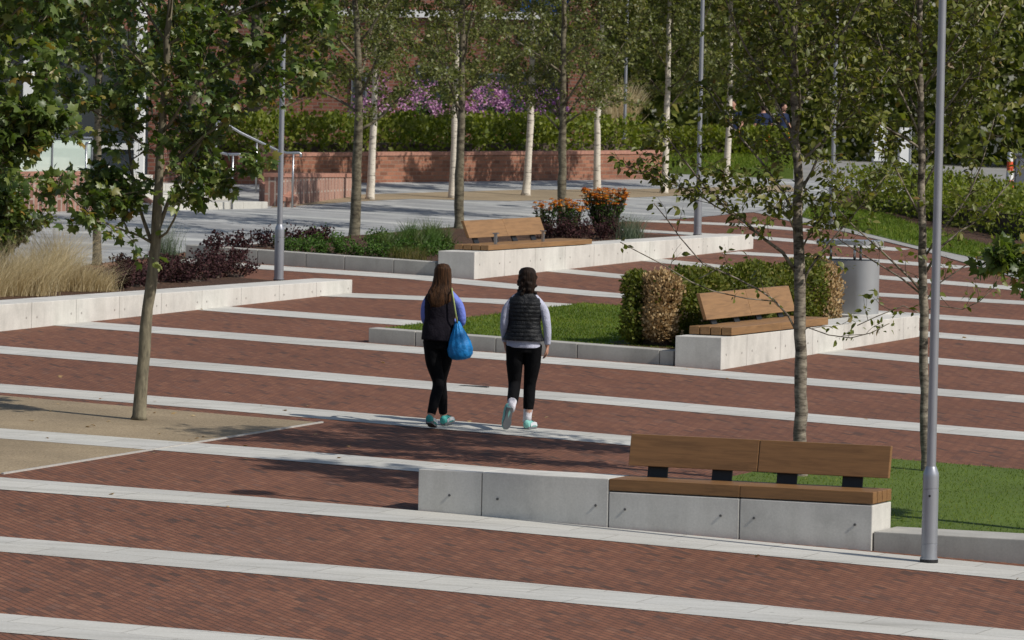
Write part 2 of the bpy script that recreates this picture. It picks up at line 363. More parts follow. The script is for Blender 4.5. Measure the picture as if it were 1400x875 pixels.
# clay paving: the whole plaza up to the far grey paving
tag(link('brick_paving', mesh([(x, y, gz(x, y) - 0.008) for x, y in ((-45, -15), (45, -15), (45, 110), (-45, 110))], [(0, 1, 2, 3)]), None, M['pave']), kind='structure')
near_edge = [(-700, 392), (-200, 376), (90, 366), (260, 344), (470, 334), (640, 326), (860, 302), (900, 300.5), (942, 298), (985, 294), (1010, 291), (1030, 290), (1047, 293), (1060, 297), (1085, 304)]
right_edge = [(1110, 309), (1160, 318), (1259, 342), (1364, 372), (1480, 412)]
far_side = [(1480, 330), (1374, 343), (1259, 311), (1211, 293), (1143, 283), (1105, 268), (1080, 240)]
g = pxpoly(near_edge + right_edge + far_side) + [(9.0, 116.5), (-40, 116.5), (-40, 90)]
sheet('grey_paving', g, M['grey'], 0.0)
# far pale road beyond the hedges
V = [(x, y, gz(x, y) + 0.0) for y in (116.5, YK, 175) for x in (-40, 45)]
tag(link('road', mesh(V, [(0, 1, 3, 2), (2, 3, 5, 4)]), None, M['asphalt']), kind='structure')

# pale stone bands: upper edges read off as lines on the plaza, constant width
BANDS = [
    (8, [(-60, 965), (0, 972), (700, 1040)]),
    (7, [(-60, 833), (0, 837.8), (350, 867), (1400, 958)]),
    (6, [(0, 732.6), (350, 762.5), (531, 778.3), (1050, 826.9), (1400, 861.3)]),
    (5, [(0, 651.8), (350, 678.6), (700, 708.4), (1192, 754), (1400, 774)]),
    (4, [(0, 584.8), (350, 611), (700, 640), (858, 653.5), (990, 664)]),
    (3, [(0, 524.0), (350, 551.6), (858, 595), (1220, 628.2), (1400, 642.7)]),
    (2, [(0, 472.4), (350, 500.6), (1050, 560.2), (1400, 589.8)]),
    (1, [(100, 437.5), (350, 456.6), (502, 468.5), (915, 500), (1050, 511.9), (1400, 540.1)]),
    (0, [(230, 411.5), (350, 421.4), (560, 437), (1100, 472.5), (1400, 499.3)]),
    (-1, [(462, 399.5), (687, 408.7), (841, 419), (1284, 454.1), (1400, 463.4)]),
    (-2, [(262, 353.2), (350, 361), (591, 377), (700, 387.3), (841, 400), (1284, 429.7), (1400, 437.7)]),
    (-3, [(770, 366.7), (866, 376), (1206, 400), (1400, 411)]),
    (-4, [(900, 353), (1001, 363.4), (1203, 376), (1400, 392)]),
    (-5, [(1010, 343.5), (1203, 354), (1330, 364)]),
    (-6, [(860, 312), (900, 314.8), (1045, 323), (1203, 336), (1245, 340)]),
    (-7, [(855, 299), (900, 300.7), (1037, 306.4), (1086, 311), (1125, 314)]),
]
for n, pl in BANDS:
    P = [at(x, y)[:2] for x, y in pl]
    def ext(p, q, t): d = (p - q); d = d / np.linalg.norm(d); return p + d * t
    if pl[-1][0] >= 1400: P[-1] = ext(P[-1], P[-2], 14.0)
    if pl[0][0] <= 0: P[0] = ext(P[0], P[1], 9.0)
    w = 0.947 if n > -3 else 0.86
    Q = [p - B[:2] * w for p in P]
    k = len(P)
    V = [(p[0], p[1], gz(p[0], p[1]) - 0.004 + 0.0002 * (n % 3)) for p in P + Q]
    o = link('stone_band', mesh(V, [(i, k + i, k + i + 1, i + 1) for i in range(k - 1)]), None, M['band']); tag(o, kind='structure')

# resin gravel round the left tree, with its steel edging
GU = -22.75
gr = [UV(GU, 43.6), UV(GU, 50.55), UV(-34, 50.75), UV(-34, 43.6)]
sheet('gravel_path', [p[:2] for p in gr], M['gravel'], -0.0058)
mb = MB(); V = []
e0, e1 = UV(GU, 43.6), UV(GU, 50.55)
rz_b = math.pi / 2 - AZ
o = empty('steel_edging', e0, 0, 'thin pale steel edging strip between tan gravel and red bricks', 'edging')
pts = [UV(GU - .012, 43.6, -.05), UV(GU + .012, 43.6, -.05), UV(GU + .012, 50.55, -.05), UV(GU - .012, 50.55, -.05)]
top = [UV(GU - .012, 43.6, .006), UV(GU + .012, 43.6, .006), UV(GU + .012, 50.55, .006), UV(GU - .012, 50.55, .006)]
mb.add([p - e0 for p in pts + top], [(0,3,2,1),(4,5,6,7),(0,1,5,4),(1,2,6,5),(2,3,7,6),(3,0,4,7)])
mb.build('strip', M['edge'], o)
# tan strip under the birches
sheet('gravel_strip', pxpoly([(370, 284), (481, 276), (560, 272), (700, 275), (870, 270), (919, 268), (1000, 265), (1090, 262), (1080, 253), (919, 258), (700, 260), (491, 266), (400, 268)][::1]), M['gravel'], 0.004)
# pale kerb path on the right, lawn behind it
sheet('path', pxpoly([(1050, 293), (1160, 318), (1259, 342), (1364, 372), (1480, 412), (1480, 396), (1332, 353), (1251, 336), (1143, 309), (1095, 297)]), M['path'], 0.004)
far_lawn = pxpoly([(1095, 297), (1143, 309), (1251, 336), (1332, 353), (1480, 396), (1480, 352), (1374, 343), (1259, 311), (1211, 293), (1143, 283), (1105, 284)])
sheet('lawn', far_lawn, M['soil_grass'], 0.010)
BK = [atd(905, 229, 116.8), atd(1085, 231, 116.8), atd(1085, 209, 131), atd(895, 207, 131)]
V = [tuple(p) for p in BK] + [(p[0], p[1], p[2] - 1.2) for p in BK]
tag(link('lawn', mesh(V, [(0, 1, 2, 3), (4, 5, 1, 0), (5, 6, 2, 1), (6, 7, 3, 2), (7, 4, 0, 3)]), None, M['soil_grass']), kind='structure')
back_bed = pxpoly([(1143, 283), (1211, 293), (1259, 311), (1374, 343), (1480, 352), (1480, 300), (1340, 285), (1200, 262), (1140, 262)])
sheet('planting_bed', back_bed, M['mulch'], 0.014)
# island and planters
NL = dict(u0=-17.35, u1=-7.5, v0=44.0, v1=50.75)
IL = dict(u0=-26.70, u1=-22.72, v0=60.95, v1=67.7)
LP = dict(u0=-35.2, u1=-30.9, v0=54.0, v1=68.4)
MP = dict(u0=-35.1, u1=-30.75, v0=73.25, v1=84.8)
def rect(r): return [UV(r['u0'], r['v0'])[:2], UV(r['u1'], r['v0'])[:2], UV(r['u1'], r['v1'])[:2], UV(r['u0'], r['v1'])[:2]]
sheet('lawn', rect(NL), M['soil_grass'], 0.08)
sheet('lawn', rect(IL), M['soil_grass'], 0.145)
sheet('planting_bed', rect(LP), M['mulch'], 0.10)
sheet('planting_bed', rect(MP), M['mulch'], 0.12)
sheet('planting_bed', [UV(-23.85, 61.3)[:2], UV(-23.5, 60.97)[:2], UV(-22.72, 60.96)[:2], UV(-22.72, 67.6)[:2], UV(-23.95, 67.6)[:2]], M['mulch'], 0.158)

# ------------------------------------------------------------------ walls of concrete blocks
def pins(parent, spots, face, depth=0.006, r=0.011):
    """short pins in the face y=0 (face 'y') or x (face 'x') of a block"""
    for (x, z) in spots:
        mb = MB()
        if face == 'y': mb.tube([(x, 0.02, z), (x, -depth, z)], r, 10)
        mb.build('pin', M['pin'] if depth > .005 else M['pinl'], parent)
def block_wall(name, label, u0, v0, axis, blocks, depth, mat, cat='wall', group=None, bevel=0.008):
    """axis 'A': local x=A, local y=B (front faces the camera). axis 'B': local x=B, local y=-A (front faces A)"""
    base = UV(u0, v0)
    rz = -AZ if axis == 'A' else math.pi / 2 - AZ
    e = empty(name, base, rz, label, cat, group)
    for bl in blocks:
        x0, x1, zt = bl['x0'], bl['x1'], bl['zt']
        dp = bl.get('d', depth); y0 = bl.get('y0', 0.0)
        def gl(x):
            p = UV(u0 + x, v0) if axis == 'A' else UV(u0, v0 + x)
            return p[2] - base[2]
        za, zb = (zt(x0 + .005), zt(x1 - .005)) if callable(zt) else (zt - base[2], zt - base[2])
        zlo = min(gl(x0), gl(x1)) - 0.25
        mb = MB(); g = 0.004
        X0, X1 = x0 + g, x1 - g
        mb.add([(X0,y0,zlo),(X1,y0,zlo),(X1,y0+dp,zlo),(X0,y0+dp,zlo),(X0,y0,za),(X1,y0,zb),(X1,y0+dp,zb),(X0,y0+dp,za)],
               [(0,3,2,1),(4,5,6,7),(0,1,5,4),(1,2,6,5),(2,3,7,6),(3,0,4,7)])
        ob = mb.build('block', mat, e, bevel=bevel)
        if bl.get('pins'): pins(ob, [(x, z - base[2]) for x, z in bl['pins']], 'y', bl.get('pd', 0.009), bl.get('pr', 0.011))
    return e
ZN = 0.195
near_blocks = [
    dict(x0=0.0, x1=0.60, zt=ZN, pins=[(0.30, -.02)]),
    dict(x0=0.60, x1=1.777, zt=ZN, pins=[(0.75, -.03), (1.66, -.04)]),
    dict(x0=1.777, x1=2.968, zt=ZN - 0.112, pins=[(1.93, -.06), (2.80, -.07)]),
    dict(x0=2.968, x1=4.155, zt=ZN - 0.112, pins=[(3.10, -.075), (4.0, -.085)]),
]
block_wall('concrete_wall', 'pale concrete block wall carrying the nearest timber bench', -18.715, 43.625, 'A', near_blocks, 0.5, M['concrete'], group='concrete seat walls')
def hz(u0, v0, h, axis):
    b0 = UV(u0, v0)[2]
    return (lambda x: UV(u0 + x, v0)[2] - b0 + h) if axis == 'A' else (lambda x: UV(u0, v0 + x)[2] - b0 + h)
block_wall('kerb', 'low pale kerb blocks edging the near lawn beside the lamp post', -14.555, 43.64, 'A',
    [dict(x0=0.0, x1=1.36, zt=-0.135, d=0.6), dict(x0=1.36, x1=2.55, zt=-0.137, d=0.6), dict(x0=2.55, x1=3.74, zt=-0.14, d=0.6), dict(x0=3.74, x1=4.93, zt=-0.14, d=0.6), dict(x0=4.93, x1=6.12, zt=-0.145, d=0.6), dict(x0=6.12, x1=7.31, zt=-0.15, d=0.6)], 0.6, M['kerb'], 'kerb', 'kerbs')
ZL = 0.715
lb = []; x = 0.0
for i, w in enumerate([2.0] + [1.19] * 11):
    lb.append(dict(x0=x, x1=x + w, zt=ZL, pins=[(x + .14, .50 + i * .008), (x + w - .14, .51 + i * .008)] if i > 2 else None, pd=0.004, pr=0.014)); x += w
LV0 = 68.57 - x
block_wall('concrete_wall', 'long low pale concrete wall in front of the feather grass', -30.45, LV0, 'B', lb, 0.56, M['concrete'], group='concrete seat walls')
ZM = 0.985
mbk = []; x = 0.0
for i, w in enumerate([1.15] + [1.19] * 9):
    sink = 0.0
    mbk.append(dict(x0=x, x1=x + w, zt=ZM, pins=[(x + .2, .80 + i * .006), (x + w - .2, .80 + i * .006)], pd=0.004, pr=0.014)); x += w
block_wall('concrete_wall', 'pale concrete wall carrying the farthest bench behind the two walkers', -30.47, 72.93, 'B', mbk, 0.57, M['concrete'], group='concrete seat walls')
ZR = 0.546
rbk = []; x = 0.0
for i, w in enumerate([0.9] + [1.19] * 5 + [0.65]):
    rbk.append(dict(x0=x, x1=x + w, zt=ZR, pins=[(x + .18, .34 + i * .01), (x + w - .18, .34 + i * .01)], pd=0.004, pr=0.014)); x += w
rbk.append(dict(x0=6.93, x1=8.1, zt=ZR - 0.003, y0=0.582, d=1.6))
block_wall('concrete_wall', 'pale concrete wall under the bench backed by the clipped hedge', -22.15, 60.6, 'B', rbk, 0.58, M['concrete'], group='concrete seat walls')
ib = []; x = 0.0
for w in (0.62, 1.05, 1.05, 1.05, 0.18):
    ib.append(dict(x0=x, x1=x + w, zt=hz(-26.72, 60.67, .168, 'A'))); x += w
block_wall('kerb', 'grey kerb edging the triangular lawn right behind the walkers', -26.72, 60.67, 'A', ib, 0.28, M['kerb'], 'kerb', 'kerbs')
mk = []; x = 0.0
for w in (0.62, 0.55, 0.78, 0.62, 0.78, 0.66):
    mk.append(dict(x0=x, x1=x + w, zt=hz(-35.12, 73.0, .195, 'A'))); x += w
block_wall('kerb', 'grey kerb edging the far planting bed left of the farthest bench', -35.12, 73.0, 'A', mk, 0.26, M['kerb'], 'kerb', 'kerbs')

# ------------------------------------------------------------------ timber benches
def bench(name, label, base, rz, L, boards, back, posts=False, wmat='wood'):
    """local x along the bench, front at y=0, z=0 at the concrete top"""
    e = empty(name, base, rz, label, 'bench', 'timber benches')
    nb, bw, th = boards
    gap = 0.012; n2 = 2
    for j in range(nb):
        y0 = j * (bw + gap)
        for k in range(n2):
            mb = MB(); x0 = L * k / n2 + (0.002 if k else 0); x1 = L * (k + 1) / n2 - (0 if k else 0.002)
            mb.box(x0, x1, y0, y0 + bw, 0.012, th); mb.build('seat_board', M[wmat], e, bevel=0.006)
    D = nb * (bw + gap)
    x0, x1, z0, z1, lean = back
    for k in range(2):
        a = x0 + (x1 - x0) * k / 2 + (0.003 if k else 0); b_ = x0 + (x1 - x0) * (k + 1) / 2 - (0 if k else 0.003)
        mb = MB(); yb = D - 0.13; t = 0.048
        mb.add([(a, yb, z0), (b_, yb, z0), (b_, yb + t, z0), (a, yb + t, z0), (a, yb + lean, z1), (b_, yb + lean, z1), (b_, yb + lean + t, z1), (a, yb + lean + t, z1)],
               [(0,3,2,1),(4,5,6,7),(0,1,5,4),(1,2,6,5),(2,3,7,6),(3,0,4,7)])
        mb.build('backrest_panel', M[wmat], e, bevel=0.006)
    for k in range(4):
        xc = x0 + (x1 - x0) * (k + 0.5) / 4 - 0.04
        mb = MB(); ya = D - 0.13 + 0.051; sl = lean / (z1 - z0)
        za_, zb_ = th - .01, z0 + .18; q0 = ya + (za_ - z0) * sl; q1 = ya + (zb_ - z0) * sl
        mb.add([(xc-.09,q0,za_),(xc+.09,q0,za_),(xc+.09,q0+.02,za_),(xc-.09,q0+.02,za_),(xc-.09,q1,zb_),(xc+.09,q1,zb_),(xc+.09,q1+.02,zb_),(xc-.09,q1+.02,zb_)], [(0,3,2,1),(4,5,6,7),(0,1,5,4),(1,2,6,5),(2,3,7,6),(3,0,4,7)])
        mb.build('bracket', M['black'], e)
    if posts:
        for xc in posts:
            mb = MB(); mb.box(xc - .02, xc + .02, .10, .14, th, th + .15); mb.box(xc - .03, xc + .03, .08, .16, th + .15, th + .165)
            mb.build('armrest', M['steel'], e, bevel=0.004)
    return e
p = UV(-16.937, 43.625, z=ZN - 0.112)
bench('bench', 'nearest wooden bench, seen square on beside the front lamp post', p, -AZ, 2.378, (4, 0.113, 0.112), (0.03, 2.385, 0.205, 0.475, 0.055))
p = UV(-30.47, 73.45, z=ZM)
bench('bench', 'farthest wooden bench, in front of the orange flowers', p, math.pi / 2 - AZ, 4.1, (4, 0.125, 0.085), (0.28, 3.25, 0.17, 0.42, 0.10), posts=(0.55, 2.4), wmat='woodend')
p = UV(-22.15, 60.95, z=ZR)
bench('bench', 'wooden bench between the half dead clipped hedge and the metal bin', p, math.pi / 2 - AZ, 3.5, (4, 0.125, 0.105), (0.28, 3.46, 0.17, 0.48, 0.10), wmat='woodend')

# ------------------------------------------------------------------ lamp posts
def lamp(px, py, label, h=6.2):
    b = at(px, py)
    e = empty('lamp_post', b, 0, label, 'lamp post', 'grey lamp posts')
    mb = MB(); mb.lathe([(.074, -.1), (.074, .035), (.0665, .036), (.0665, .146), (.0635, .148), (.0635, .154), (.0665, .156), (.0665, .60), (.0635, .602), (.0635, .608), (.0665, .610), (.0665, .71), (.064, .735), (.043, .79)], 28); mb.build('base', M['grey_paint'], e, True, auto=0.6)
    mb = MB(); mb.lathe([(.076, -.02), (.076, .022)], 28); mb.build('foot_ring', M['black'], e, True, auto=0.6)
    mb = MB(); mb.lathe([(.039, .78), (.036, 2.5), (.033, 4.2), (.028, h)], 20); mb.build('shaft', M['grey_paint'], e, True, auto=0.6)
    mb = MB()
    V = []; 
    for z in (.17, .585):
        for k in range(7):
            a = math.radians(-125 + k * 11.7); V.append((.0672 * math.cos(a), .0672 * math.sin(a), z))
    mb.add(V, [(k, k + 1, 8 + k, 7 + k) for k in range(6)]); mb.build('access_door', M['grey_paint'], e, True)
    mb = MB(); mb.tube([(-.012, -.064, .55), (-.013, -.070, .55)], .010, 10); mb.build('lock', M['black'], e)
    mb = MB(); mb.lathe([(.03, h), (.05, h + .03), (.20, h + .10), (.22, h + .13), (.10, h + .2), (.02, h + .22)], 20); mb.build('lantern', M['grey_paint'], e, True, auto=0.6)
    return e
lamp(1270, 768, 'nearest grey lamp post, at the right end of the near bench')
lamp(381, 384, 'grey lamp post behind the end of the long low wall')
lamp(953.5, 322, 'grey lamp post at the far end of the middle concrete wall')
lamp(1137, 313, 'grey lamp post beside the curved path and far lawn')
lamp(937, 206, 'thin distant lamp post behind the back lawn, under the trees')
lamp(1031, 212, 'thin distant lamp post next to the roadworkers')
lamp(853, 222, 'thin distant lamp post right of the brick pier')

# ------------------------------------------------------------------ litter bin
c = atz(1160, 428, ZR)
bu, bv = uv(c); bb = UV(bu, bv, z=ZR - 0.003)
e = empty('litter_bin', bb, -AZ, 'large grey metal litter bin with raised flat lid on the wall end', 'litter bin')
def stadium(L, R, n=14):
    pts = []
    for k in range(n + 1): a = -math.pi / 2 + math.pi * k / n; pts.append((L / 2 - R + R * math.cos(a), R * math.sin(a)))
    for k in range(n + 1): a = math.pi / 2 + math.pi * k / n; pts.append((-L / 2 + R + R * math.cos(a), R * math.sin(a)))
    return pts
def prism(prof, z0, z1, top=True):
    mb = MB(); n = len(prof)
    mb.add([(x, y, z0) for x, y in prof] + [(x, y, z1) for x, y in prof], [(k, (k + 1) % n, n + (k + 1) % n, n + k) for k in range(n)] + [tuple(range(n - 1, -1, -1)), tuple(range(n, 2 * n))])
    return mb
prism(stadium(.80, .24), 0.0, .70).build('body', M['bin'], e, True, auto=0.6)
prism(stadium(.74, .21), .70, .705).build('opening', M['black'], e)
for sx, sy in ((-.22, -.12), (.12, -.16), (.19, -.12)):
    mb = MB(); mb.tube([(sx, sy, .70), (sx, sy, .90)], .017, 10); mb.build('lid_post', M['steel'], e, True)
prism(stadium(.90, .29), .90, .96).build('lid', M['bin'], e, True, auto=0.6)

# ------------------------------------------------------------------ leaves
TPL = {}
def tpl(name, V, T): TPL[name] = (np.array(V, float), np.array(T, int))
_o = [(0, 0), (.10, .10), (.34, .02), (.30, .16), (.52, .30), (.40, .40), (.50, .62), (.26, .56), (.16, .66), (.12, .80), (0, 1.0)]
_o = _o + [(-x, y) for x, y in _o[-2:0:-1]]
tpl('maple', [(0, .40, .05)] + [(x, y, -.22 * (x * x) * 2 - .12 * (y - .4) ** 2 * 2) for x, y in _o], [(0, i + 1, (i + 1) % len(_o) + 1) for i in range(len(_o))])
tpl('ovate', [(0, 0, 0), (.24, .25, .07), (.27, .55, .06), (0, 1, -.08), (-.27, .55, .06), (-.24, .25, .07), (0, .5, 0)], [(0, 1, 6), (1, 2, 6), (2, 3, 6), (3, 4, 6), (4, 5, 6), (5, 0, 6)])
tpl('dia', [(0, 0, 0), (.36, .48, .08), (0, 1, -.06), (-.36, .48, .08)], [(0, 1, 2), (0, 2, 3)])
tpl('blade', [(-.5, 0, 0), (.5, 0, 0), (.32, .55, .08), (-.32, .55, .08), (0, 1, .28)], [(0, 1, 2), (0, 2, 3), (3, 2, 4)])
def leaves(kind, P, D, Nn, S, W=None):
    tv, tt = TPL[kind]; n = len(P)
    D = D / (np.linalg.norm(D, axis=1, keepdims=True) + 1e-9)
    X = np.cross(D, Nn); X /= (np.linalg.norm(X, axis=1, keepdims=True) + 1e-9); Z = np.cross(X, D)
    S = np.broadcast_to(np.asarray(S, float), (n,)); W = S if W is None else np.broadcast_to(np.asarray(W, float), (n,))
    V = P[:, None, :] + tv[None, :, 0:1] * X[:, None, :] * W[:, None, None] + tv[None, :, 1:2] * D[:, None, :] * S[:, None, None] + tv[None, :, 2:3] * Z[:, None, :] * S[:, None, None]
    T = tt[None] + (np.arange(n) * len(tv))[:, None, None]
    return V.reshape(-1, 3), T.reshape(-1, 3)
def rdir(n, zmin=-1, zmax=1):
    a = RNG.uniform(0, 2 * np.pi, n); z = RNG.uniform(zmin, zmax, n); r = np.sqrt(np.maximum(0, 1 - z * z))
    return np.stack([r * np.cos(a), r * np.sin(a), z], 1)
def leaf_obj(name, chunks, mats, parent):
    """chunks: list of (V,T,material index)"""
    Vs, Ts, Ms = [], [], []; off = 0
    for V, T, mi in chunks:
        Vs.append(V); Ts.append(T + off); Ms.append(np.full(len(T), mi)); off += len(V)
    me = mesh_np(np.concatenate(Vs), np.concatenate(Ts), 3, np.concatenate(Ms))
    return link(name, me, parent, mats)

# ------------------------------------------------------------------ trees
def nrm(v): return v / (np.linalg.norm(v) + 1e-9)
class Tree:
    def __init__(self, base): self.base = np.asarray(base, float); self.mb = MB(); self.tw = MB(); self.P = []; self.D = []; self.limbmat = 0; self.ntrunk = 0
    def trunk(self, pts, r):
        pts = [np.asarray(p, float) for p in pts]; rad = np.interp(np.linspace(0, 1, len(pts)), np.linspace(0, 1, len(r)), r)
        # subdivide for a slightly uneven stem
        Q, R = [], []
        for i in range(len(pts) - 1):
            for t in np.linspace(0, 1, 5)[:-1]:
                Q.append(pts[i] * (1 - t) + pts[i + 1] * t + RNG.normal(0, .006, 3)); R.append((rad[i] * (1 - t) + rad[i + 1] * t) * RNG.uniform(.95, 1.06))
        Q.append(pts[-1]); R.append(rad[-1])
        R[0] *= 1.35; Q.insert(1, Q[0] * .94 + Q[1] * .06 + (Q[1] - Q[0]) * .1); R.insert(1, R[0] * .82)
        self.mb.tube([q - self.base for q in Q], R, 12); self.ntrunk = len(self.mb.f); self.tpts = Q; self.trad = R
    def tp(self, f):
        i = f * (len(self.tpts) - 1); k = min(int(i), len(self.tpts) - 2); t = i - k
        return self.tpts[k] * (1 - t) + self.tpts[k + 1] * t, self.trad[k] * (1 - t) + self.trad[k + 1] * t
    def at_z(self, z):
        zs = [q[2] for q in self.tpts]; k = int(np.clip(np.searchsorted(zs, z), 1, len(zs) - 1)); t = (z - zs[k - 1]) / (zs[k] - zs[k - 1] + 1e-9)
        return self.tpts[k - 1] * (1 - t) + self.tpts[k] * t, self.trad[k]
    def limb(self, pts, r0, r1=0.005, n=6):
        pts = [np.asarray(p, float) for p in pts]
        self.mb.tube([p - self.base for p in pts], np.linspace(r0, r1, len(pts)), n); return pts
    def auto_limb(self, start, az, elev, L, r0, curl=0.25, seg=7):
        d = np.array([math.cos(az) * math.cos(elev), math.sin(az) * math.cos(elev), math.sin(elev)]); p = start.copy(); pts = [p.copy()]
        for i in range(seg):
            d = nrm(d + np.array([0, 0, curl / seg]) + RNG.normal(0, .10, 3)); p = p + d * L / seg; pts.append(p.copy())
        return self.limb(pts, r0, .004)
    def twigs(self, pts, n, l0, l1, per, f0=0.25, droop=0.0, sub=0, r=0.0045, spread=0.7):
        pts = np.array(pts); m = len(pts) - 1
        for k in range(n):
            f = f0 + (1 - f0) * (k + RNG.uniform(0, 1)) / n; i = min(int(f * m), m - 1); t = f * m - i
            p = pts[i] * (1 - t) + pts[i + 1] * t; d = nrm(pts[i + 1] - pts[i])
            q = nrm(d * (1 - spread) + rdir(1, -.5, .8)[0] * spread + np.array([0, 0, .15 - droop]))
            self.twig(p, q, RNG.uniform(l0, l1) * (1.15 - .45 * f), per, sub, r, droop)
        self.leafset(pts[-1], nrm(pts[-1] - pts[-2]), 5)
    def twig(self, p, d, L, per, sub, r, droop):
        Q = [p.copy()]
        for i in range(4):
            d = nrm(d + RNG.normal(0, .14, 3) + np.array([0, 0, .04 - droop * .25])); p = p + d * L / 4; Q.append(p.copy())
        self.tw.tube([q - self.base for q in Q], [r, r * .85, r * .7, r * .5, r * .3], 4, False)
        for j in range(per):
            f = RNG.uniform(.15, 1) * 4; i = min(int(f), 3); t = f - i
            self.P.append(Q[i] * (1 - t) + Q[i + 1] * t); self.D.append(nrm(d * .4 + rdir(1)[0]))
        for j in range(sub):
            i = 1 + int(RNG.integers(0, 3)); self.twig(Q[i], nrm(d * .5 + rdir(1, -.4, .8)[0]), L * .55, per // 2 + 1, 0, r * .7, droop)
    def leafset(self, p, d, n):
        for j in range(n): self.P.append(p + RNG.normal(0, .03, 3)); self.D.append(nrm(d * .4 + rdir(1)[0]))
    def finish(self, name, label, kind, size, lmat, bmat, group=None, down=0.35, cat='tree', rot=True):
        e = empty(name, self.base, 0, label, cat, group)
        nf = len(self.mb.f); self.mb.add(self.tw.v, self.tw.f)
        t = self.mb.build('trunk', [M[bmat], M['twig']], e, True)
        mi = np.zeros(len(self.mb.f), np.int32); mi[nf if self.limbmat == 0 else self.ntrunk:] = 1; t.data.polygons.foreach_set('material_index', mi)
        P = np.array(self.P) - self.base; D = np.array(self.D); D[:, 2] -= down; n = len(P)
        Nn = rdir(n, -.2, 1) + np.array([.35, -.25, .5])
        st = RNG.uniform(.02, .06, n)[:, None] * D / np.linalg.norm(D, axis=1, keepdims=True)
        V, T = leaves(kind, P + st * (size / .12), D, Nn, size * RNG.uniform(.45, 1.2, n))
        leaf_obj('crown', [(V, T, 0)], [M[lmat]], e)
        return e
def rad(d): return math.radians(d)

# -- sycamore on the gravel (left)
b = at(190, 573); Y = b[1]
def W(px, py, dy=0.0): return atd(px, py, Y + dy)
t = Tree(b)
t.trunk([b, W(200, 450), W(213, 330), W(218, 230), W(226, 110), W(232, 0), W(236, -140), W(238, -300)], [.066, .058, .054, .042, .034, .027, .018, .008])
lm = t.limb([W(208, 332), W(190, 322, -.05), W(172, 316, -.1), W(147, 306, -.2), W(120, 290, -.25), W(95, 268, -.3), W(76, 250, -.3)], .016); t.twigs(lm, 15, .3, .55, 10, .35, .1, 2)
lm = t.limb([W(176, 317, -.1), W(168, 300, 0), W(160, 280, .1), W(150, 262, .15), W(140, 248, .15)], .009); t.twigs(lm, 14, .25, .5, 12, .2, .1, 3)
lm = t.limb([W(214, 328), W(228, 318, -.1), W(238, 300, -.15), W(246, 278, -.2), W(262, 262, -.3), W(300, 248, -.4), W(345, 232, -.5)], .014); t.twigs(lm, 15, .3, .55, 11, .5, .1, 3)
lm = t.limb([W(206, 328), W(196, 300, .1), W(184, 262, .1), W(176, 200, .2), W(166, 130, .25), W(150, 60, .3), W(140, -20, .3)], .022); t.twigs(lm, 14, .35, .65, 9, .3, .1, 2)
lm = t.limb([W(215, 318), W(232, 270, .1), W(262, 215, .1), W(290, 168, .0), W(330, 120, -.1), W(380, 70, -.2), W(420, 20, -.2)], .024); t.twigs(lm, 16, .35, .7, 9, .25, .1, 2)
for pl in ([(222, 240), (280, 185), (340, 145), (395, 112), (440, 92)], [(226, 140), (300, 95), (380, 50), (445, 22)], [(230, 60), (320, 20), (400, -15), (450, -30)]):
    lm = t.limb([W(px, py, -.1 * i) for i, (px, py) in enumerate(pl)], .016); t.twigs(lm, 16, .3, .6, 9, .3, .05, 2)
for k in range(22):
    z = b[2] + 2.4 + k * .23; s, r = t.at_z(z); L = np.interp(k, [0, 6, 14, 21], [1.1, 1.7, 1.5, .7])
    lm = t.auto_limb(s, k * 2.4 + .5, rad(28 + k * 1.5), L, max(.008, r * .45), .5); t.twigs(lm, 13, .3, .65, 10, .2, .0, 3)
t.finish('maple_tree', 'young maple on the tan gravel with a smooth leaning pale trunk', 'maple', .106, 'maple', 'bark_maple', 'maple trees')

# -- second sycamore, stem outside the left edge
b = at(-75, 600); Y = b[1]
t = Tree(b)
t.trunk([b, W(-72, 470), W(-66, 340), W(-60, 200), W(-56, 60), W(-52, -100), W(-50, -280)], [.07, .062, .055, .045, .034, .022, .008])
lm = t.limb([W(-64, 320), W(-40, 270, -.1), W(0, 225, -.2), W(40, 190, -.2), W(75, 160, -.2)], .02); t.twigs(lm, 22, .3, .6, 13, .2, .1, 3)
for k in range(25):
    z = b[2] + 2.5 + k * .20; s, r = t.at_z(z); L = np.interp(k, [0, 6, 14, 24], [1.2, 1.8, 1.6, .7])
    lm = t.auto_limb(s, k * 2.4 - .3, rad(26 + k * 1.5), L, max(.008, r * .45), .5); t.twigs(lm, 13, .35, .7, 11, .2, .08, 3)
t.finish('maple_tree', 'leafy maple crown hanging in from the left edge over the feather grass', 'maple', .125, 'maple', 'bark_maple', 'maple trees')

# -- third maple standing behind the purple shrubs
b = at(133, 362); Y = b[1]
t = Tree(b)
t.trunk([b, W(133, 260), W(134, 170), W(136, 60), W(137, -80), W(138, -220)], [.066, .06, .055, .045, .03, .008])
for k in range(26):
    z = b[2] + 2.0 + k * .20; s, r = t.at_z(z); L = np.interp(k, [0, 6, 14, 25], [1.4, 2.1, 1.8, .7])
    lm = t.auto_limb(s, k * 2.4 + 1.1, rad(30 + k * 2), L, max(.008, r * .45), .45); t.twigs(lm, 15, .35, .75, 13, .15, .05, 3)
t.finish('maple_tree', 'maple with a straight grey trunk rising behind the purple shrubs', 'maple', .125, 'maple', 'bark_dark', 'maple trees')

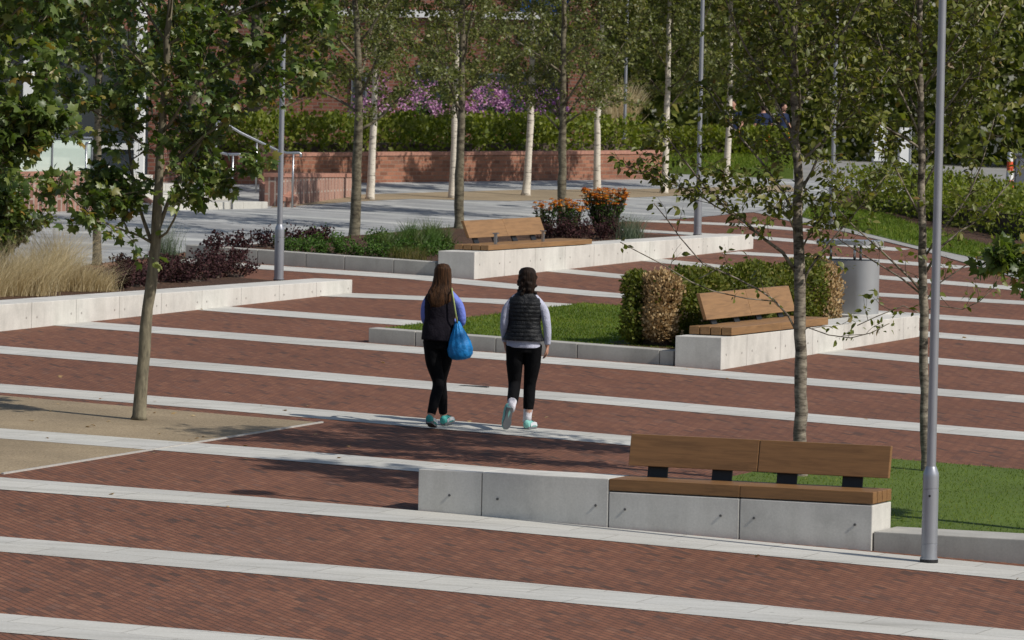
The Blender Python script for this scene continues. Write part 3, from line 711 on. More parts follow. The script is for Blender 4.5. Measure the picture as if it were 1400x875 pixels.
# -- maple out of frame on the right whose lowest leaves hang in at the edge
b = UV(-12.40, 45.35); Y = b[1]
t = Tree(b)
t.trunk([b, b + np.array([.02, 0, 1.6]), b + np.array([.10, .05, 3.2]), b + np.array([.12, .05, 5.0]), b + np.array([.15, 0, 7.0]), b + np.array([.15, 0, 9.0])], [.08, .072, .062, .05, .035, .008])
lm = t.limb([W(1520, 455), W(1490, 425, -.1), W(1455, 392, -.15), W(1420, 366, -.2), W(1385, 350, -.3), W(1352, 350, -.3)], .014); t.twigs(lm, 13, .2, .36, 11, .45, .25, 2)
for k in range(22):
    z = b[2] + 2.9 + k * .27; s, r = t.at_z(z); L = np.interp(k, [0, 4, 12, 21], [.9, 1.35, 1.25, .5])
    lm = t.auto_limb(s, k * 2.4, rad(34), L, max(.008, r * .4), .4); t.twigs(lm, 12, .3, .55, 9, .2, .05, 2)
t.finish('maple_tree', 'maple beyond the right edge with a few dark leaves reaching into view', 'maple', .12, 'maple', 'bark_maple', 'maple trees')

# -- two alders on the near lawn
b = at(1095, 662); Y = b[1]
t = Tree(b)
t.trunk([b, W(1094, 590), W(1095, 480), W(1092, 380), W(1090, 250), W(1086, 130), W(1086, 0), W(1085, -90), W(1084, -170)], [.066, .060, .056, .053, .044, .037, .028, .018, .008])
spec = [
    ([(1092, 460), (1078, 432), (1058, 410), (1036, 395), (1008, 381), (981, 368), (946, 386)], .012, 4, 3, -.1),
    ([(1060, 412), (1020, 408), (975, 398), (946, 386), (905, 361), (870, 343), (848, 331)], .007, 2, 1, -.3),
    ([(1040, 398), (1006, 380), (961, 361), (930, 325), (912, 300), (894, 278)], .007, 3, 2, -.35),
    ([(1088, 372), (1070, 345), (1048, 329), (1020, 305), (1000, 291), (975, 268), (950, 238), (930, 212), (914, 190), (900, 178)], .018, 17, 6, -.5),
    ([(1010, 298), (978, 282), (950, 262), (915, 250), (880, 238), (866, 232)], .008, 11, 6, -.5),
    ([(1096, 395), (1104, 373), (1118, 351), (1140, 325), (1163, 298), (1190, 266), (1211, 240)], .014, 10, 5, -.2),
    ([(1098, 452), (1105, 448), (1133, 458), (1163, 462), (1191, 455), (1216, 442)], .006, 3, 4, -.2),
    ([(1090, 300), (1070, 262), (1040, 220), (1010, 185), (985, 150), (960, 110)], .016, 13, 8, .2),
    ([(1089, 270), (1110, 235), (1128, 190), (1145, 150), (1155, 110), (1160, 60)], .016, 13, 8, -.2),
    ([(1087, 190), (1066, 150), (1045, 105), (1040, 60), (1025, 20), (1000, -20)], .016, 13, 8, .1),
    ([(1087, 150), (1110, 105), (1130, 62), (1148, 30), (1170, -10)], .015, 12, 8, -.1),
    ([(1092, 330), (1080, 300), (1062, 285), (1030, 262), (1000, 240)], .010, 10, 7, -.3),
    ([(1093, 345), (1108, 318), (1122, 300), (1135, 270), (1150, 240)], .010, 10, 7, -.4),
]
for pl, r0, n, per, dy in spec:
    lm = t.limb([W(px, py, dy * i / (len(pl) - 1)) for i, (px, py) in enumerate(pl)], r0); t.twigs(lm, int(n * (1.5 if n > 6 else 1.2)), .22, .5, int(per * 1.35 + 1), .2, .05, 2 if n > 6 else 1, r=.0035)
for k in range(16):
    z = b[2] + 3.0 + k * .145; s, r = t.at_z(z); L = np.interp(k, [0, 4, 9, 15], [1.3, 1.6, 1.4, .6])
    lm = t.auto_limb(s, k * 2.4, rad(30 + k * 1.2), L, max(.006, r * .4), .5); t.twigs(lm, 14, .3, .6, 11, .15, .05, 2, r=.0035)
t.finish('alder_tree', 'slim alder with patchy bark rising behind the nearest bench', 'ovate', .078, 'cherry', 'bark_cherry', 'alders on the near lawn')

b = at(1266, 655); Y = b[1]
t = Tree(b)
t.trunk([b, W(1265, 590), W(1264, 480), W(1262, 380), W(1260, 250), W(1259, 130), W(1258, 0), W(1258, -80), W(1257, -160)], [.05, .046, .043, .040, .036, .031, .026, .018, .008])
spec = [
    ([(1259, 398), (1246, 382), (1231, 368), (1200, 338), (1166, 308), (1143, 283), (1120, 262)], .013, 5, 3, -.2),
    ([(1259, 402), (1232, 380), (1201, 361), (1180, 348), (1160, 336), (1140, 322)], .010, 4, 2, .2),
    ([(1266, 372), (1286, 338), (1310, 318), (1334, 303), (1370, 262), (1405, 222)], .014, 8, 4, .1),
    ([(1266, 410), (1286, 386), (1312, 368), (1337, 353), (1365, 340)], .009, 4, 3, -.1),
    ([(1265, 350), (1291, 310), (1312, 285), (1326, 263), (1340, 230), (1349, 200), (1360, 160)], .013, 9, 5, -.2),
    ([(1265, 425), (1284, 418), (1316, 423), (1339, 412), (1352, 400)], .006, 4, 4, -.1),
    ([(1261, 300), (1240, 262), (1222, 225), (1205, 200), (1192, 160)], .013, 10, 7, .0),
    ([(1260, 260), (1285, 215), (1310, 170), (1335, 120), (1345, 70)], .014, 11, 8, .1),
    ([(1259, 190), (1238, 140), (1215, 95), (1200, 50), (1190, 10)], .014, 11, 8, -.1),
    ([(1259, 130), (1285, 85), (1310, 45), (1330, 0), (1345, -30)], .013, 11, 8, -.1),
    ([(1262, 430), (1235, 418), (1200, 432), (1172, 445)], .006, 3, 4, -.2),
]
for pl, r0, n, per, dy in spec:
    lm = t.limb([W(px, py, dy * i / (len(pl) - 1)) for i, (px, py) in enumerate(pl)], r0); t.twigs(lm, int(n * (1.5 if n > 6 else 1.2)), .22, .5, int(per * 1.35 + 1), .2, .05, 2 if n > 6 else 1, r=.0035)
for k in range(16):
    z = b[2] + 3.0 + k * .145; s, r = t.at_z(z); L = np.interp(k, [0, 4, 9, 15], [1.3, 1.6, 1.4, .6])
    lm = t.auto_limb(s, k * 2.4 + 1, rad(30 + k * 1.2), L, max(.006, r * .4), .5); t.twigs(lm, 14, .3, .6, 11, .15, .05, 2, r=.0035)
t.finish('alder_tree', 'slim dark alder standing close behind the nearest lamp post', 'ovate', .078, 'cherry', 'bark_cherry', 'alders on the near lawn')
# -- three trees in the middle planter
def mid_tree(base, tr, r, label, seed, z0=1.75, n=20, Ls=(1.6, 2.1, 1.8, .7), lsize=.070, group='small leaved trees in the middle planter', name='hornbeam_tree', bark='bark_dark', lmat='small', per=19, ntw=15, fork=None, elev=35, dark=False):
    t = Tree(base); t.limbmat = 1 if dark else 0; t.trunk(tr, r)
    for k in range(n):
        z = base[2] + z0 + k * (tr[-1][2] - base[2] - z0 - .4) / n; s, rr = t.at_z(z); L = np.interp(k / n, [0, .25, .5, 1], Ls)
        lm = t.auto_limb(s, k * 2.4 + seed, rad(elev + k * 1.0), L, max(.006, rr * (.25 if dark else .42)), .5); t.twigs(lm, ntw, .3, .7, per, .1, .05, 3, r=.0035)
    if fork: fork(t)
    return t.finish(name, label, 'dia', lsize, lmat, bark, group)
b = at(484, 330); Y = b[1]
mid_tree(b, [b, W(487, 250), W(491, 150), W(488, 60), W(486, 0), W(486, -200), W(487, -330)], [.085, .076, .066, .052, .045, .02, .006], 'tree with mottled trunk in the green ground cover left of the far bench', .4)
b = at(627, 322); Y = b[1]
mid_tree(b, [b, W(628, 240), W(631, 150), W(632, 60), W(632, 0), W(632, -200), W(634, -320)], [.082, .072, .06, .048, .04, .02, .006], 'tree directly behind the left end of the farthest bench', 1.7)
b = at(768, 304); Y = b[1]
def fk(t):
    for pl in ([(768, 172), (758, 130), (750, 100), (738, 60), (728, 20)], [(770, 165), (795, 130), (815, 110), (840, 80), (862, 45)], [(767, 180), (740, 150), (715, 130), (690, 118)], [(771, 170), (800, 150), (830, 140), (860, 138)]):
        lm = t.limb([W(px, py, .1 * i) for i, (px, py) in enumerate(pl)], .02); t.twigs(lm, 16, .3, .7, 14, .2, .05, 3, r=.0035)
mid_tree(b, [b, W(769, 230), W(769, 160), W(771, 60), W(771, 0), W(772, -180), W(773, -300)], [.082, .072, .06, .048, .04, .02, .006], 'forking tree rising out of the orange flowers', 2.9, fork=fk)

# -- birches in the tan strip
b0 = at(506, 273); Y = b0[1]
BL = ['leftmost pale birch stem in front of the brick wall', 'birch partly hidden by the tree behind the far bench', 'birch in the strip right of the far bench backrest', 'birch in front of the last brick wall shadow, right of the forking tree', 'birch at the right end of the brick wall', 'white birch on the open paving, near the workers']
birch = None; bspec = [(506, 273), (619, 271), (719, 267.5), (816.5, 264), (908, 264), (991, 263)]
protos = []
for i, (px, py) in enumerate(bspec):
    b = at(px, py); Y = b[1]
    if i < 3:
        hh = [np.array([RNG.normal(.02, .03), RNG.normal(0, .03), z]) for z in (1.4, 2.8, 4.4, 6.0)]
        o = mid_tree(b, [b] + [b + h for h in hh], [.075, .062, .047, .03, .006], BL[i], i * 1.3, z0=1.65, n=20, Ls=(1.3, 1.9, 1.7, .6), lsize=.082, dark=True, group='birches along the tan strip', name='birch_tree', bark='bark_birch', per=19, ntw=15)
        protos.append(o)
    else:
        o = copy_tree(protos[i - 3]); o.location = b; o.rotation_euler = (0, 0, 1.9 + i); o['label'] = BL[i]

# -- woodland behind, individual trees
def wild(seed, H, z0, R):
    t = Tree((0, 0, 0)); t.trunk([np.array([0, 0, 0.]), np.array([.05, 0, H * .3]), np.array([.1, .08, H * .6]), np.array([.08, 0, H])], [.15, .12, .08, .01])
    n = 22
    for k in range(n):
        z = z0 + k * (H - z0 - .5) / n; s, r = t.at_z(z); L = R * np.interp(k / n, [0, .3, .6, 1], [.85, 1, .85, .35])
        lm = t.auto_limb(s, k * 2.4 + seed, rad(12 + k * 2), L, max(.012, r * .4), .4); t.twigs(lm, 14, .5, 1.0, 10, .15, .1, 3, r=.006)
    return t
WL = [
    ('tall tree behind the brick pier at the top of the picture', 870, 196, 0), ('dark tree between the distant lamp posts', 985, 190, 1), ('bushy tree above the workers, right of the birch row', 1075, 186, 2),
    ('dense tree behind the white sign boards', 1160, 180, 0), ('spreading tree right of the white sign boards', 1255, 178, 1), ('tree at the far right beyond the grey cabinet', 1385, 176, 2), ('dark tree behind the far lamp post and hedge', 1325, 184, 0),
    ('shady tree beyond the blue panel of the brick building', 925, 176, 2), ('tree at the back between the workers and the far lamp', 1115, 170, 1), ('farthest tree above the right hedge', 1215, 168, 0), ('tall backdrop tree at the right edge', 1450, 172, 1), ('tree behind the grey gable on the far right', 1300, 166, 2), ('backdrop tree above the back lawn', 1025, 166, 0),
    ('green tree beside the stair handrails', 345, 228, 1), ('tree behind the glass pavilion', 120, 222, 2), ('tree standing left of the brick building', 262, 216, 0),
]
wp = [None] * 3
for i, (lb_, px, py, v) in enumerate(WL):
    b = at(px, py)
    if wp[v] is None:
        t = wild(v * 1.7, 8.0, .9, 3.0); o = t.finish('woodland_tree', lb_, 'dia', .15, 'wild', 'bark_dark', 'background trees'); wp[v] = o
    else: o = copy_tree(wp[v]); o['label'] = lb_
    o.location = b; s = RNG.uniform(.9, 1.15); o.scale = (s, s, s); o.rotation_euler = (0, 0, i * 1.37)
# dense far wood closing the view
n = 110000
P = np.stack([RNG.uniform(-36, 50, n), RNG.uniform(170, 190, n), 0.2 + 10.5 * RNG.uniform(0, 1, n) ** .85], 1)
V, T = leaves('dia', P, rdir(n), rdir(n, -.2, 1), RNG.uniform(.25, .5, n))
o = leaf_obj('wood', [(V, T, 0)], [M['wild']], None); tag(o, 'dark mass of far trees closing the view at the back', 'woodland', kind='stuff')

# ------------------------------------------------------------------ hedges and shrubs
def foliage_box(n, x0, x1, y0, y1, z0, z1, size, kind='dia', rnd=0.12, shell=0.16, wob=0.05, upb=.3):
    """leaf cloud near the surface of a rounded box"""
    P = np.stack([RNG.uniform(x0 - .05, x1 + .05, n * 3), RNG.uniform(y0 - .05, y1 + .05, n * 3), RNG.uniform(z0, z1 + .07, n * 3)], 1)
    c = np.array([(x0 + x1) / 2, (y0 + y1) / 2, (z0 + z1) / 2]); hs = np.array([(x1 - x0) / 2, (y1 - y0) / 2, (z1 - z0) / 2])
    q = np.abs(P - c) - hs + rnd
    wv = wob * (np.sin(P[:, 0] * 5 + P[:, 2] * 3) + np.sin(P[:, 1] * 6 - P[:, 0] * 3 + 1) + .6 * np.sin(P[:, 2] * 11 + P[:, 0] * 9)) / 1.6
    sd = np.linalg.norm(np.maximum(q, 0), axis=1) + np.minimum(np.max(q, axis=1), 0) - rnd + wv
    sd = sd - np.where(RNG.uniform(0, 1, len(P)) < .05, RNG.uniform(0, .06, len(P)), 0)
    ok = (sd < 0) & ((sd > -shell) | (RNG.uniform(0, 1, len(P)) < .08)); P = P[ok][:n]
    out = (P - c) / hs; out = np.sign(out) * np.abs(out) ** 3; out /= (np.linalg.norm(out, axis=1, keepdims=True) + 1e-6)
    D = out * .7 + rdir(len(P)) * .8 + np.array([0, 0, upb]); Nn = out + rdir(len(P)) * .7
    return leaves(kind, P, D, Nn, size * RNG.uniform(.6, 1.2, len(P)))
def core(parent, x0, x1, y0, y1, z0, z1, name='branches'):
    mb = MB(); mb.box(x0, x1, y0, y1, z0, z1); return mb.build(name, M['twig'], parent)
# clipped hedge on the island: local x along B
hb = UV(-22.98, 61.1, 0.15)
e = empty('hedge', hb, math.pi / 2 - AZ, 'clipped box hedge with brown dead ends behind the middle bench', 'hedge')
Vh, Th = foliage_box(28000, 0.22, 6.25, 0.0, .60, 0, .86, .055, rnd=.18, wob=.07)
leaf_obj('foliage', [(Vh, Th, 0)], [M['box']], e)
Vd, Td = foliage_box(8500, 0.0, .46, -.01, .46, 0.0, .92, .045, wob=.05, rnd=.24, upb=.9)
leaf_obj('dead_foliage', [(Vd, Td, 0)], [M['dead']], e)
Vd, Td = foliage_box(3600, .0, .60, .36, .68, 0.0, .88, .052, wob=.05, rnd=.2)
leaf_obj('foliage', [(Vd, Td, 0)], [M['box']], e)
Vd, Td = foliage_box(300, .0, .44, .0, .40, 0.3, .93, .05, wob=.05, rnd=.24)
leaf_obj('foliage', [(Vd, Td, 0)], [M['box']], e)
Vd, Td = foliage_box(6000, 5.6, 6.35, -.10, .60, 0.0, .95, .045, wob=.05, rnd=.24, upb=.9)
leaf_obj('dead_foliage', [(Vd, Td, 0)], [M['dead']], e)
core(e, .3, 6.0, .15, .46, 0, .62)

def hedge_px(name, label, a, b_, depth, h, size, n, mat, kind='dia', wob=.10, cat='hedge'):
    p, q = (at(*a), at(*b_)) if len(a) == 2 else (np.array(a), np.array(b_)); d = q - p; L = float(np.hypot(d[0], d[1])); rz = math.atan2(d[1], d[0])
    e = empty(name, p, rz, label, cat)
    Vv, Tt = foliage_box(n, -.1, L + .1, -.05, depth, -.05, h, size, kind, wob=wob, rnd=.2, shell=.3)
    sl = d[2] / L; Vv[:, 2] += sl * Vv[:, 0]
    leaf_obj('foliage', [(Vv, Tt, 0)], [M[mat]], e)
    mb = MB(); mb.box(.1, L - .1, .25, depth - .2, min(0, d[2]) - .1, h * .6 + min(0, d[2])); mb.build('branches', M['twig'], e)
    return e
hedge_px('hedge', 'long light green hedge along the top of the brick wall', (290, 250), (880, 241), 1.6, 1.22, .11, 20000, 'hedge', wob=.12)
hedge_px('hedge', 'yellow green hedge beyond the curved lawn on the right', (1148, 279), (1400, 331), 1.8, .74, .085, 13000, 'hedge', wob=.14)
hedge_px('hedge', 'hedge behind the back lawn in front of the workers', tuple(atd(868, 210, 128.5)), tuple(atd(1078, 212, 128.5)), 1.3, .56, .11, 7000, 'hedge', wob=.16)

def shrub(name, label, p, rx, ry, h, n, size, mat, kind='dia', group=None, cat='shrub', up=.5, extra=None):
    e = empty(name, p, RNG.uniform(0, 6), label, cat, group)
    # mounded: stems from the base carrying leaves
    k = max(6, n // 45); mb = MB(); P = []; D = []; mb.lathe([(rx * .38, -.02), (rx * .3, .015)], 8)
    for i in range(k):
        a = RNG.uniform(0, 2 * np.pi); r = math.sqrt(RNG.uniform(0, 1)); tip = np.array([rx * r * math.cos(a), ry * r * math.sin(a), h * (1 - .45 * r * r) * RNG.uniform(.75, 1.12)])
        root = tip * np.array([.35, .35, 0]); midp = root * .4 + tip * .6 + np.array([0, 0, .05]) ; mb.tube([root, midp, tip], [.006, .004, .002], 4, False)
        m = n // k; f = RNG.uniform(.2, 1.02, m)[:, None]
        P.append(root * (1 - f) + tip * f + RNG.normal(0, .03 + .02 * h, (m, 3))); D.append(nrm(tip - root)[None] * up + rdir(m))
    P = np.concatenate(P); P[:, 2] = np.maximum(P[:, 2], .01); D = np.concatenate(D)
    Vv, Tt = leaves(kind, P, D, rdir(len(P), 0, 1), size * RNG.uniform(.6, 1.2, len(P)))
    mb.build('stems', M['twig'], e); ch = [(Vv, Tt, 0)]
    leaf_obj('foliage', ch, [M[mat]], e)
    if extra: extra(e, rx, ry, h)
    return e
# purple shrubs of the left planter
PL = ['leftmost purple shrub, next to the feather grass', 'purple shrub left of the maple trunk', 'purple shrub just behind the maple trunk', 'purple shrub right of the leaning maple trunk', 'purple shrub in the middle of the row by the low wall', 'purple shrub second from the lamp end of the row', 'purple shrub nearest the lamp post of the long low wall']
for i, (px, py) in enumerate([(158, 392), (184, 389), (207, 385), (236, 383), (264, 382), (292, 377), (322, 375)]):
    p = at(px, py + 2, 0.10); shrub('purple_shrub', PL[i], p, .36, .36, .30 + RNG.uniform(-.03, .05), 900, .042, 'purple', group='purple shrubs in the left planter')
for i, (px, py) in enumerate([(172, 368), (225, 364), (280, 360), (318, 358)]):
    p = at(px, py, .1); shrub('purple_shrub', 'purple shrub in the back row of the left planter, ' + ['behind the leftmost shrub', 'under the maple branches', 'behind the middle of the row', 'before the grey kerb'][i], p, .32, .32, .20, 500, .042, 'purple', group='purple shrubs in the left planter')
# green bush at the left edge
def bush(name, label, p, r, h, lmat, size):
    t = Tree(p); t.trunk([p, p + np.array([0, 0, .15]), p + np.array([.02, 0, h * .75])], [.03, .025, .008])
    for k in range(13):
        q, rr = t.at_z(p[2] + .1 + .4 * h * RNG.uniform(0, 1)); lm = t.auto_limb(q, k * 2.4, rad(RNG.uniform(15, 75)), r * RNG.uniform(.8, 1.1), .010, .5); t.twigs(lm, 12, .2, .4, 9, .2, .05, 2)
    return t.finish(name, label, 'maple', size, lmat, 'bark_dark', None, cat='shrub', down=.2)
bush('green_shrub', 'leafy green shrub behind the feather grass at the left edge', at(-4, 384, .1), .95, 1.15, 'maple', .10)
GC = ['in the second row behind the lamp post', 'in the second row left of the mottled trunk', 'in the second row right of the mottled trunk', 'in the back row before the grey paving', 'in the back row right of the mottled trunk', 'under the left end of the strap leaved plants', 'between the strap leaved plants', 'by the bark mulch beside the far bench', 'against the far wall end']
for i, (px, py) in enumerate([(398, 340), (450, 338), (512, 340), (440, 330), (520, 331), (536, 352), (562, 346), (582, 350), (600, 346)]):
    shrub('ground_cover', 'low green plant ' + GC[i], at(px, py, .12), .34, .28, .20, 420, .045, 'green', group='low green filler plants')
# feather grasses
def grass_clump(name, label, p, n, L, spread, mats, w=.007, lean=(0, 0), group=None, plume=0, cat='grass clump', base_r=.10):
    e = empty(name, p, 0, label, cat, group); ch = []
    def blades(n, L0, L1, spr, mi, ww):
        a = RNG.uniform(0, 2 * np.pi, n); r = RNG.uniform(0, 1, n) ** .7 * spr; l = RNG.uniform(L0, L1, n)
        root = np.stack([RNG.normal(0, base_r, n), RNG.normal(0, base_r, n), np.zeros(n)], 1)
        dx = np.cos(a) * r + lean[0] * RNG.uniform(.3, 1.2, n); dy = np.sin(a) * r + lean[1]
        Vs = []; K = 5
        side = np.stack([-np.sin(a + 1.2), np.cos(a + 1.2), np.zeros(n)], 1)
        for k in range(K):
            f = k / (K - 1)
            q = root + np.stack([dx * l * (f ** 1.9), dy * l * (f ** 1.9), l * (f - .30 * np.minimum(1, dx * dx + dy * dy) * f * f)], 1)
            wk = ww * (1 - f * .92)
            Vs.append(q - side * wk / 2); Vs.append(q + side * wk / 2)
        Vv = np.stack(Vs, 1).reshape(-1, 3); T = []
        for k in range(K - 1): T += [(2*k, 2*k+1, 2*k+3), (2*k, 2*k+3, 2*k+2)]
        Tt = (np.array(T)[None] + (np.arange(n) * 2 * K)[:, None, None]).reshape(-1, 3)
        ch.append((Vv, Tt, mi))
    blades(n, L * .55, L, spread, 0, w)
    if len(mats) > 1: blades(n // 2, L * .25, L * .55, spread * 1.1, 1, w * 1.2)
    leaf_obj('blades', ch, [M[m] for m in mats], e)
    return e
FG = ['leftmost feather grass clump at the picture edge', 'tall feather grass clump second from the left edge', 'feather grass clump in the front of the left planter', 'widest feather grass clump under the maple leaves', 'back feather grass clump by the grey paving', 'feather grass clump nearest the purple shrubs', 'short feather grass tuft beside the purple shrubs', 'feather grass clump half hidden at the left edge', 'feather grass clump at the back left']
for i, (px, py, L) in enumerate([(-10, 405, .75), (22, 404, .8), (50, 404, .75), (70, 398, .95), (80, 388, 1.05), (108, 398, .62), (136, 398, .42), (8, 396, .8), (44, 392, .85)]):
    grass_clump('feather_grass', FG[i], at(px, py, .10), 430, L * 1.02, 1.0, ['feather', 'feathergreen'], .0055, (.32, 0), 'feather grasses in the left planter')
grass_clump('tall_grass', 'pale upright grass clump behind the purple shrubs', at(228, 362, .05), 260, .72, .38, ['bluegrass', 'strap'], .007, (0, 0))
grass_clump('blue_grass', 'blue green grass tuft right of the orange flowers', at(862, 331, .12), 420, .52, .62, ['bluegrass'], .008)
# heuchera, ground cover, strap leaves in the middle planter
for i, (px, py) in enumerate([(296, 344), (330, 341), (366, 338), (395, 336), (420, 335), (442, 333)]):
    shrub('heuchera', 'purple heuchera in the middle planter, ' + ['at the left end by the kerb', 'second from the left end', 'just behind the lamp post', 'right of the lamp post', 'before the green cover', 'left of the mottled trunk'][i], at(px, py, .12), .28, .28, .26, 420, .05, 'purple', group='purple plants in the middle planter')
for i, (px, py) in enumerate([(405, 346), (432, 346), (458, 347), (486, 349), (512, 350)]):
    shrub('ground_cover', 'bright green low plant behind the grey kerb, ' + ['leftmost', 'second from the left', 'left of the mottled trunk', 'in front of the mottled trunk', 'right of the mottled trunk'][i], at(px, py, .12), .30, .26, .22, 520, .04, 'green', group='bright green low plants')
for i, (px, py) in enumerate([(528, 345), (548, 342), (568, 343), (588, 341), (606, 338), (560, 332), (590, 330)]):
    grass_clump('strap_plant', 'arching strap leaved plant left of the far bench, ' + ['leftmost', 'second', 'in the front row middle', 'near the bench end', 'touching the bench end', 'in the back row', 'in the back row by the trunk'][i], at(px, py, .12), 150, .42, .8, ['green' if i % 2 else 'strap', 'strap'], .016, group='strap leaved plants', base_r=.06)
for i, (px, py) in enumerate([(548, 354), (570, 356)]):
    grass_clump('dry_grass', 'short dry grass tuft at the kerb ' + ['left of the far bench', 'beside the far bench wall'][i], at(px, py, .12), 160, .25, .8, ['feathergreen'], .008, group='dry tufts')
for i, (px, py) in enumerate([(752, 326), (772, 328), (794, 327), (816, 327), (836, 326)]):
    shrub('purple_shrub', 'dark purple shrub under the orange flowers, ' + ['against the bench backrest', 'second from the bench', 'in the middle', 'under the tallest flowers', 'beside the blue green grass'][i], at(px, py, .12), .30, .30, .34, 620, .042, 'purple', group='purple shrubs under the orange flowers')
def helen(label, p, r, h, n):
    e = empty('orange_flower', p, 0, label, 'flower', 'orange flowering perennials'); mb = MB(); ch = []; LP_, LD = [], []
    for i in range(n):
        a = RNG.uniform(0, 6.283); q = r * math.sqrt(RNG.uniform(0, 1)); tip = np.array([q * math.cos(a), q * math.sin(a), h * RNG.uniform(.68, 1.0)]); root = tip * [.3, .3, 0]
        mb.tube([root, root * .5 + tip * .5, tip], [.006, .005, .003], 4, False)
        k = 9; an = np.arange(k) / k * 6.283; D = np.stack([np.cos(an), np.sin(an), np.full(k, -.25)], 1); D = D + RNG.normal(0, .25, 3)
        V, T = leaves('dia', np.repeat(tip[None], k, 0), D, np.repeat(np.array([[0, 0, 1.]]), k, 0) + RNG.normal(0, .2, (k, 3)), .052); ch.append((V, T, 0))
        V, T = leaves('dia', np.repeat(tip[None] + [0, 0, .012], 3, 0) - .008, rdir(3), rdir(3), .022); ch.append((V, T, 1))
        m = 9; f = RNG.uniform(.1, .9, m)[:, None]; LP_.append(root * (1 - f) + tip * f); LD.append(rdir(m, 0, .8))
    mb.build('stems', M['twig'], e)
    V, T = leaves('dia', np.concatenate(LP_), np.concatenate(LD), rdir(n * 9, 0, 1), .075 * RNG.uniform(.6, 1.1, n * 9), .045)
    leaf_obj('foliage', [(V, T, 0)], [M['green']], e); leaf_obj('blossom', ch, [M['flower'], M['twig']], e)
helen('small orange flower clump just right of the bench backrest', at(745, 318, .12), .22, .52, 26)
helen('orange flower clump around the forking tree trunk', at(776, 322, .12), .34, .60, 66)
helen('tallest and fullest orange flower clump, left of the blue grass', at(826, 322, .12), .40, .78, 170)
# flowering shrubs behind the hedge
def bloom(mat):
    def f(e, rx, ry, h):
        ch = []
        for i in range(50):
            a = RNG.uniform(0, 6.283); r = math.sqrt(RNG.uniform(0, 1)); c = np.array([rx * r * math.cos(a), ry * r * math.sin(a), h * (1.05 - .4 * r * r) * RNG.uniform(.85, 1.08)])
            k = 16; V, T = leaves('dia', c + RNG.normal(0, .06, (k, 3)), rdir(k), rdir(k), .065); ch.append((V, T, 0))
        leaf_obj('blossom', ch, [M[mat]], e)
    return f
for i, (px, py, mt, lb_) in enumerate([(520, 226, 'pink', 'pink flowering shrub by the brick building corner'), (572, 226, 'pink', 'brightest pink flowering shrub above the hedge'), (607, 226, 'pink', 'pink flowering shrub between the two left trees'), (665, 226, 'pink', 'pink flowering shrub below the grey windows'), (702, 226, 'violet', 'deep violet flowering shrub left of the pier'), (742, 226, 'violet', 'violet flowering shrub against the brick pier')]):
    p = at(px, 243); p = p * np.array([1, 1, 1]); p[1] += 2.6; p[0] = p[0] * p[1] / (p[1] - 2.6); p[2] = gz(p[0], p[1])
    shrub('flowering_shrub', lb_, p, .70, .5, 1.70, 800, .10, 'green', group='flowering shrubs behind the long hedge', extra=bloom(mt))
e = grass_clump('tall_grass', 'tan tall grass clump beyond the right end of the hedge', at(846, 214), 700, 2.3, .5, ['feather', 'strap'], .03)

# ------------------------------------------------------------------ lawns
def lawn_blades(name, label, poly, h, n, L, w):
    poly = np.array([p[:2] for p in poly]); lo, hi = poly.min(0), poly.max(0); Q = np.stack([RNG.uniform(lo[0], hi[0], n * 3), RNG.uniform(lo[1], hi[1], n * 3)], 1)
    ins = np.zeros(len(Q), bool); m = len(poly)
    for i in range(m):
        a, c = poly[i], poly[(i + 1) % m]; cond = ((a[1] > Q[:, 1]) != (c[1] > Q[:, 1])); xx = (c[0] - a[0]) * (Q[:, 1] - a[1]) / (c[1] - a[1] + 1e-12) + a[0]; ins ^= cond & (Q[:, 0] < xx)
    Q = Q[ins][:n]; z = np.where(Q[:, 1] <= YK, GX * Q[:, 0] + GY * (Q[:, 1] - Y0), GX * Q[:, 0] + GY * (YK - Y0) + G2 * (Q[:, 1] - YK)) + h
    P = np.column_stack([Q, z]); D = rdir(len(P), .3, 1) + np.array([0, 0, .6])
    V, T = leaves('blade', P, D, rdir(len(P), -.3, .3), L * RNG.uniform(.5, 1.2, len(P)), w)
    tag(leaf_obj(name, [(V, T, 0)], [M['lawn']], None), label, 'grass', kind='stuff')
lawn_blades('grass', 'short mown grass of the near lawn behind the front bench', [UV(NL['u0'], NL['v0']), UV(-11.0, NL['v0']), UV(-11.0, NL['v1']), UV(NL['u0'], NL['v1'])], .068, 34000, .036, .008)
lawn_blades('grass', 'short mown grass of the triangular lawn behind the walkers', rect(IL), .143, 30000, .036, .010)
lawn_blades('grass', 'mown grass strip beside the curved path on the right', far_lawn, .01, 14000, .07, .014)
n = 9000; ab = RNG.uniform(0, 1, (n, 2)); P = (BK[0] * ((1 - ab[:, :1]) * (1 - ab[:, 1:])) + BK[1] * (ab[:, :1] * (1 - ab[:, 1:])) + BK[2] * (ab[:, :1] * ab[:, 1:]) + BK[3] * ((1 - ab[:, :1]) * ab[:, 1:]))
V, T = leaves('blade', P, rdir(n, .3, 1) + np.array([0, 0, .6]), rdir(n, -.3, .3), .08 * RNG.uniform(.5, 1.2, n), .02)
tag(leaf_obj('grass', [(V, T, 0)], [M['lawn']], None), 'mown grass of the back lawn bank beyond the brick wall', 'grass', kind='stuff')

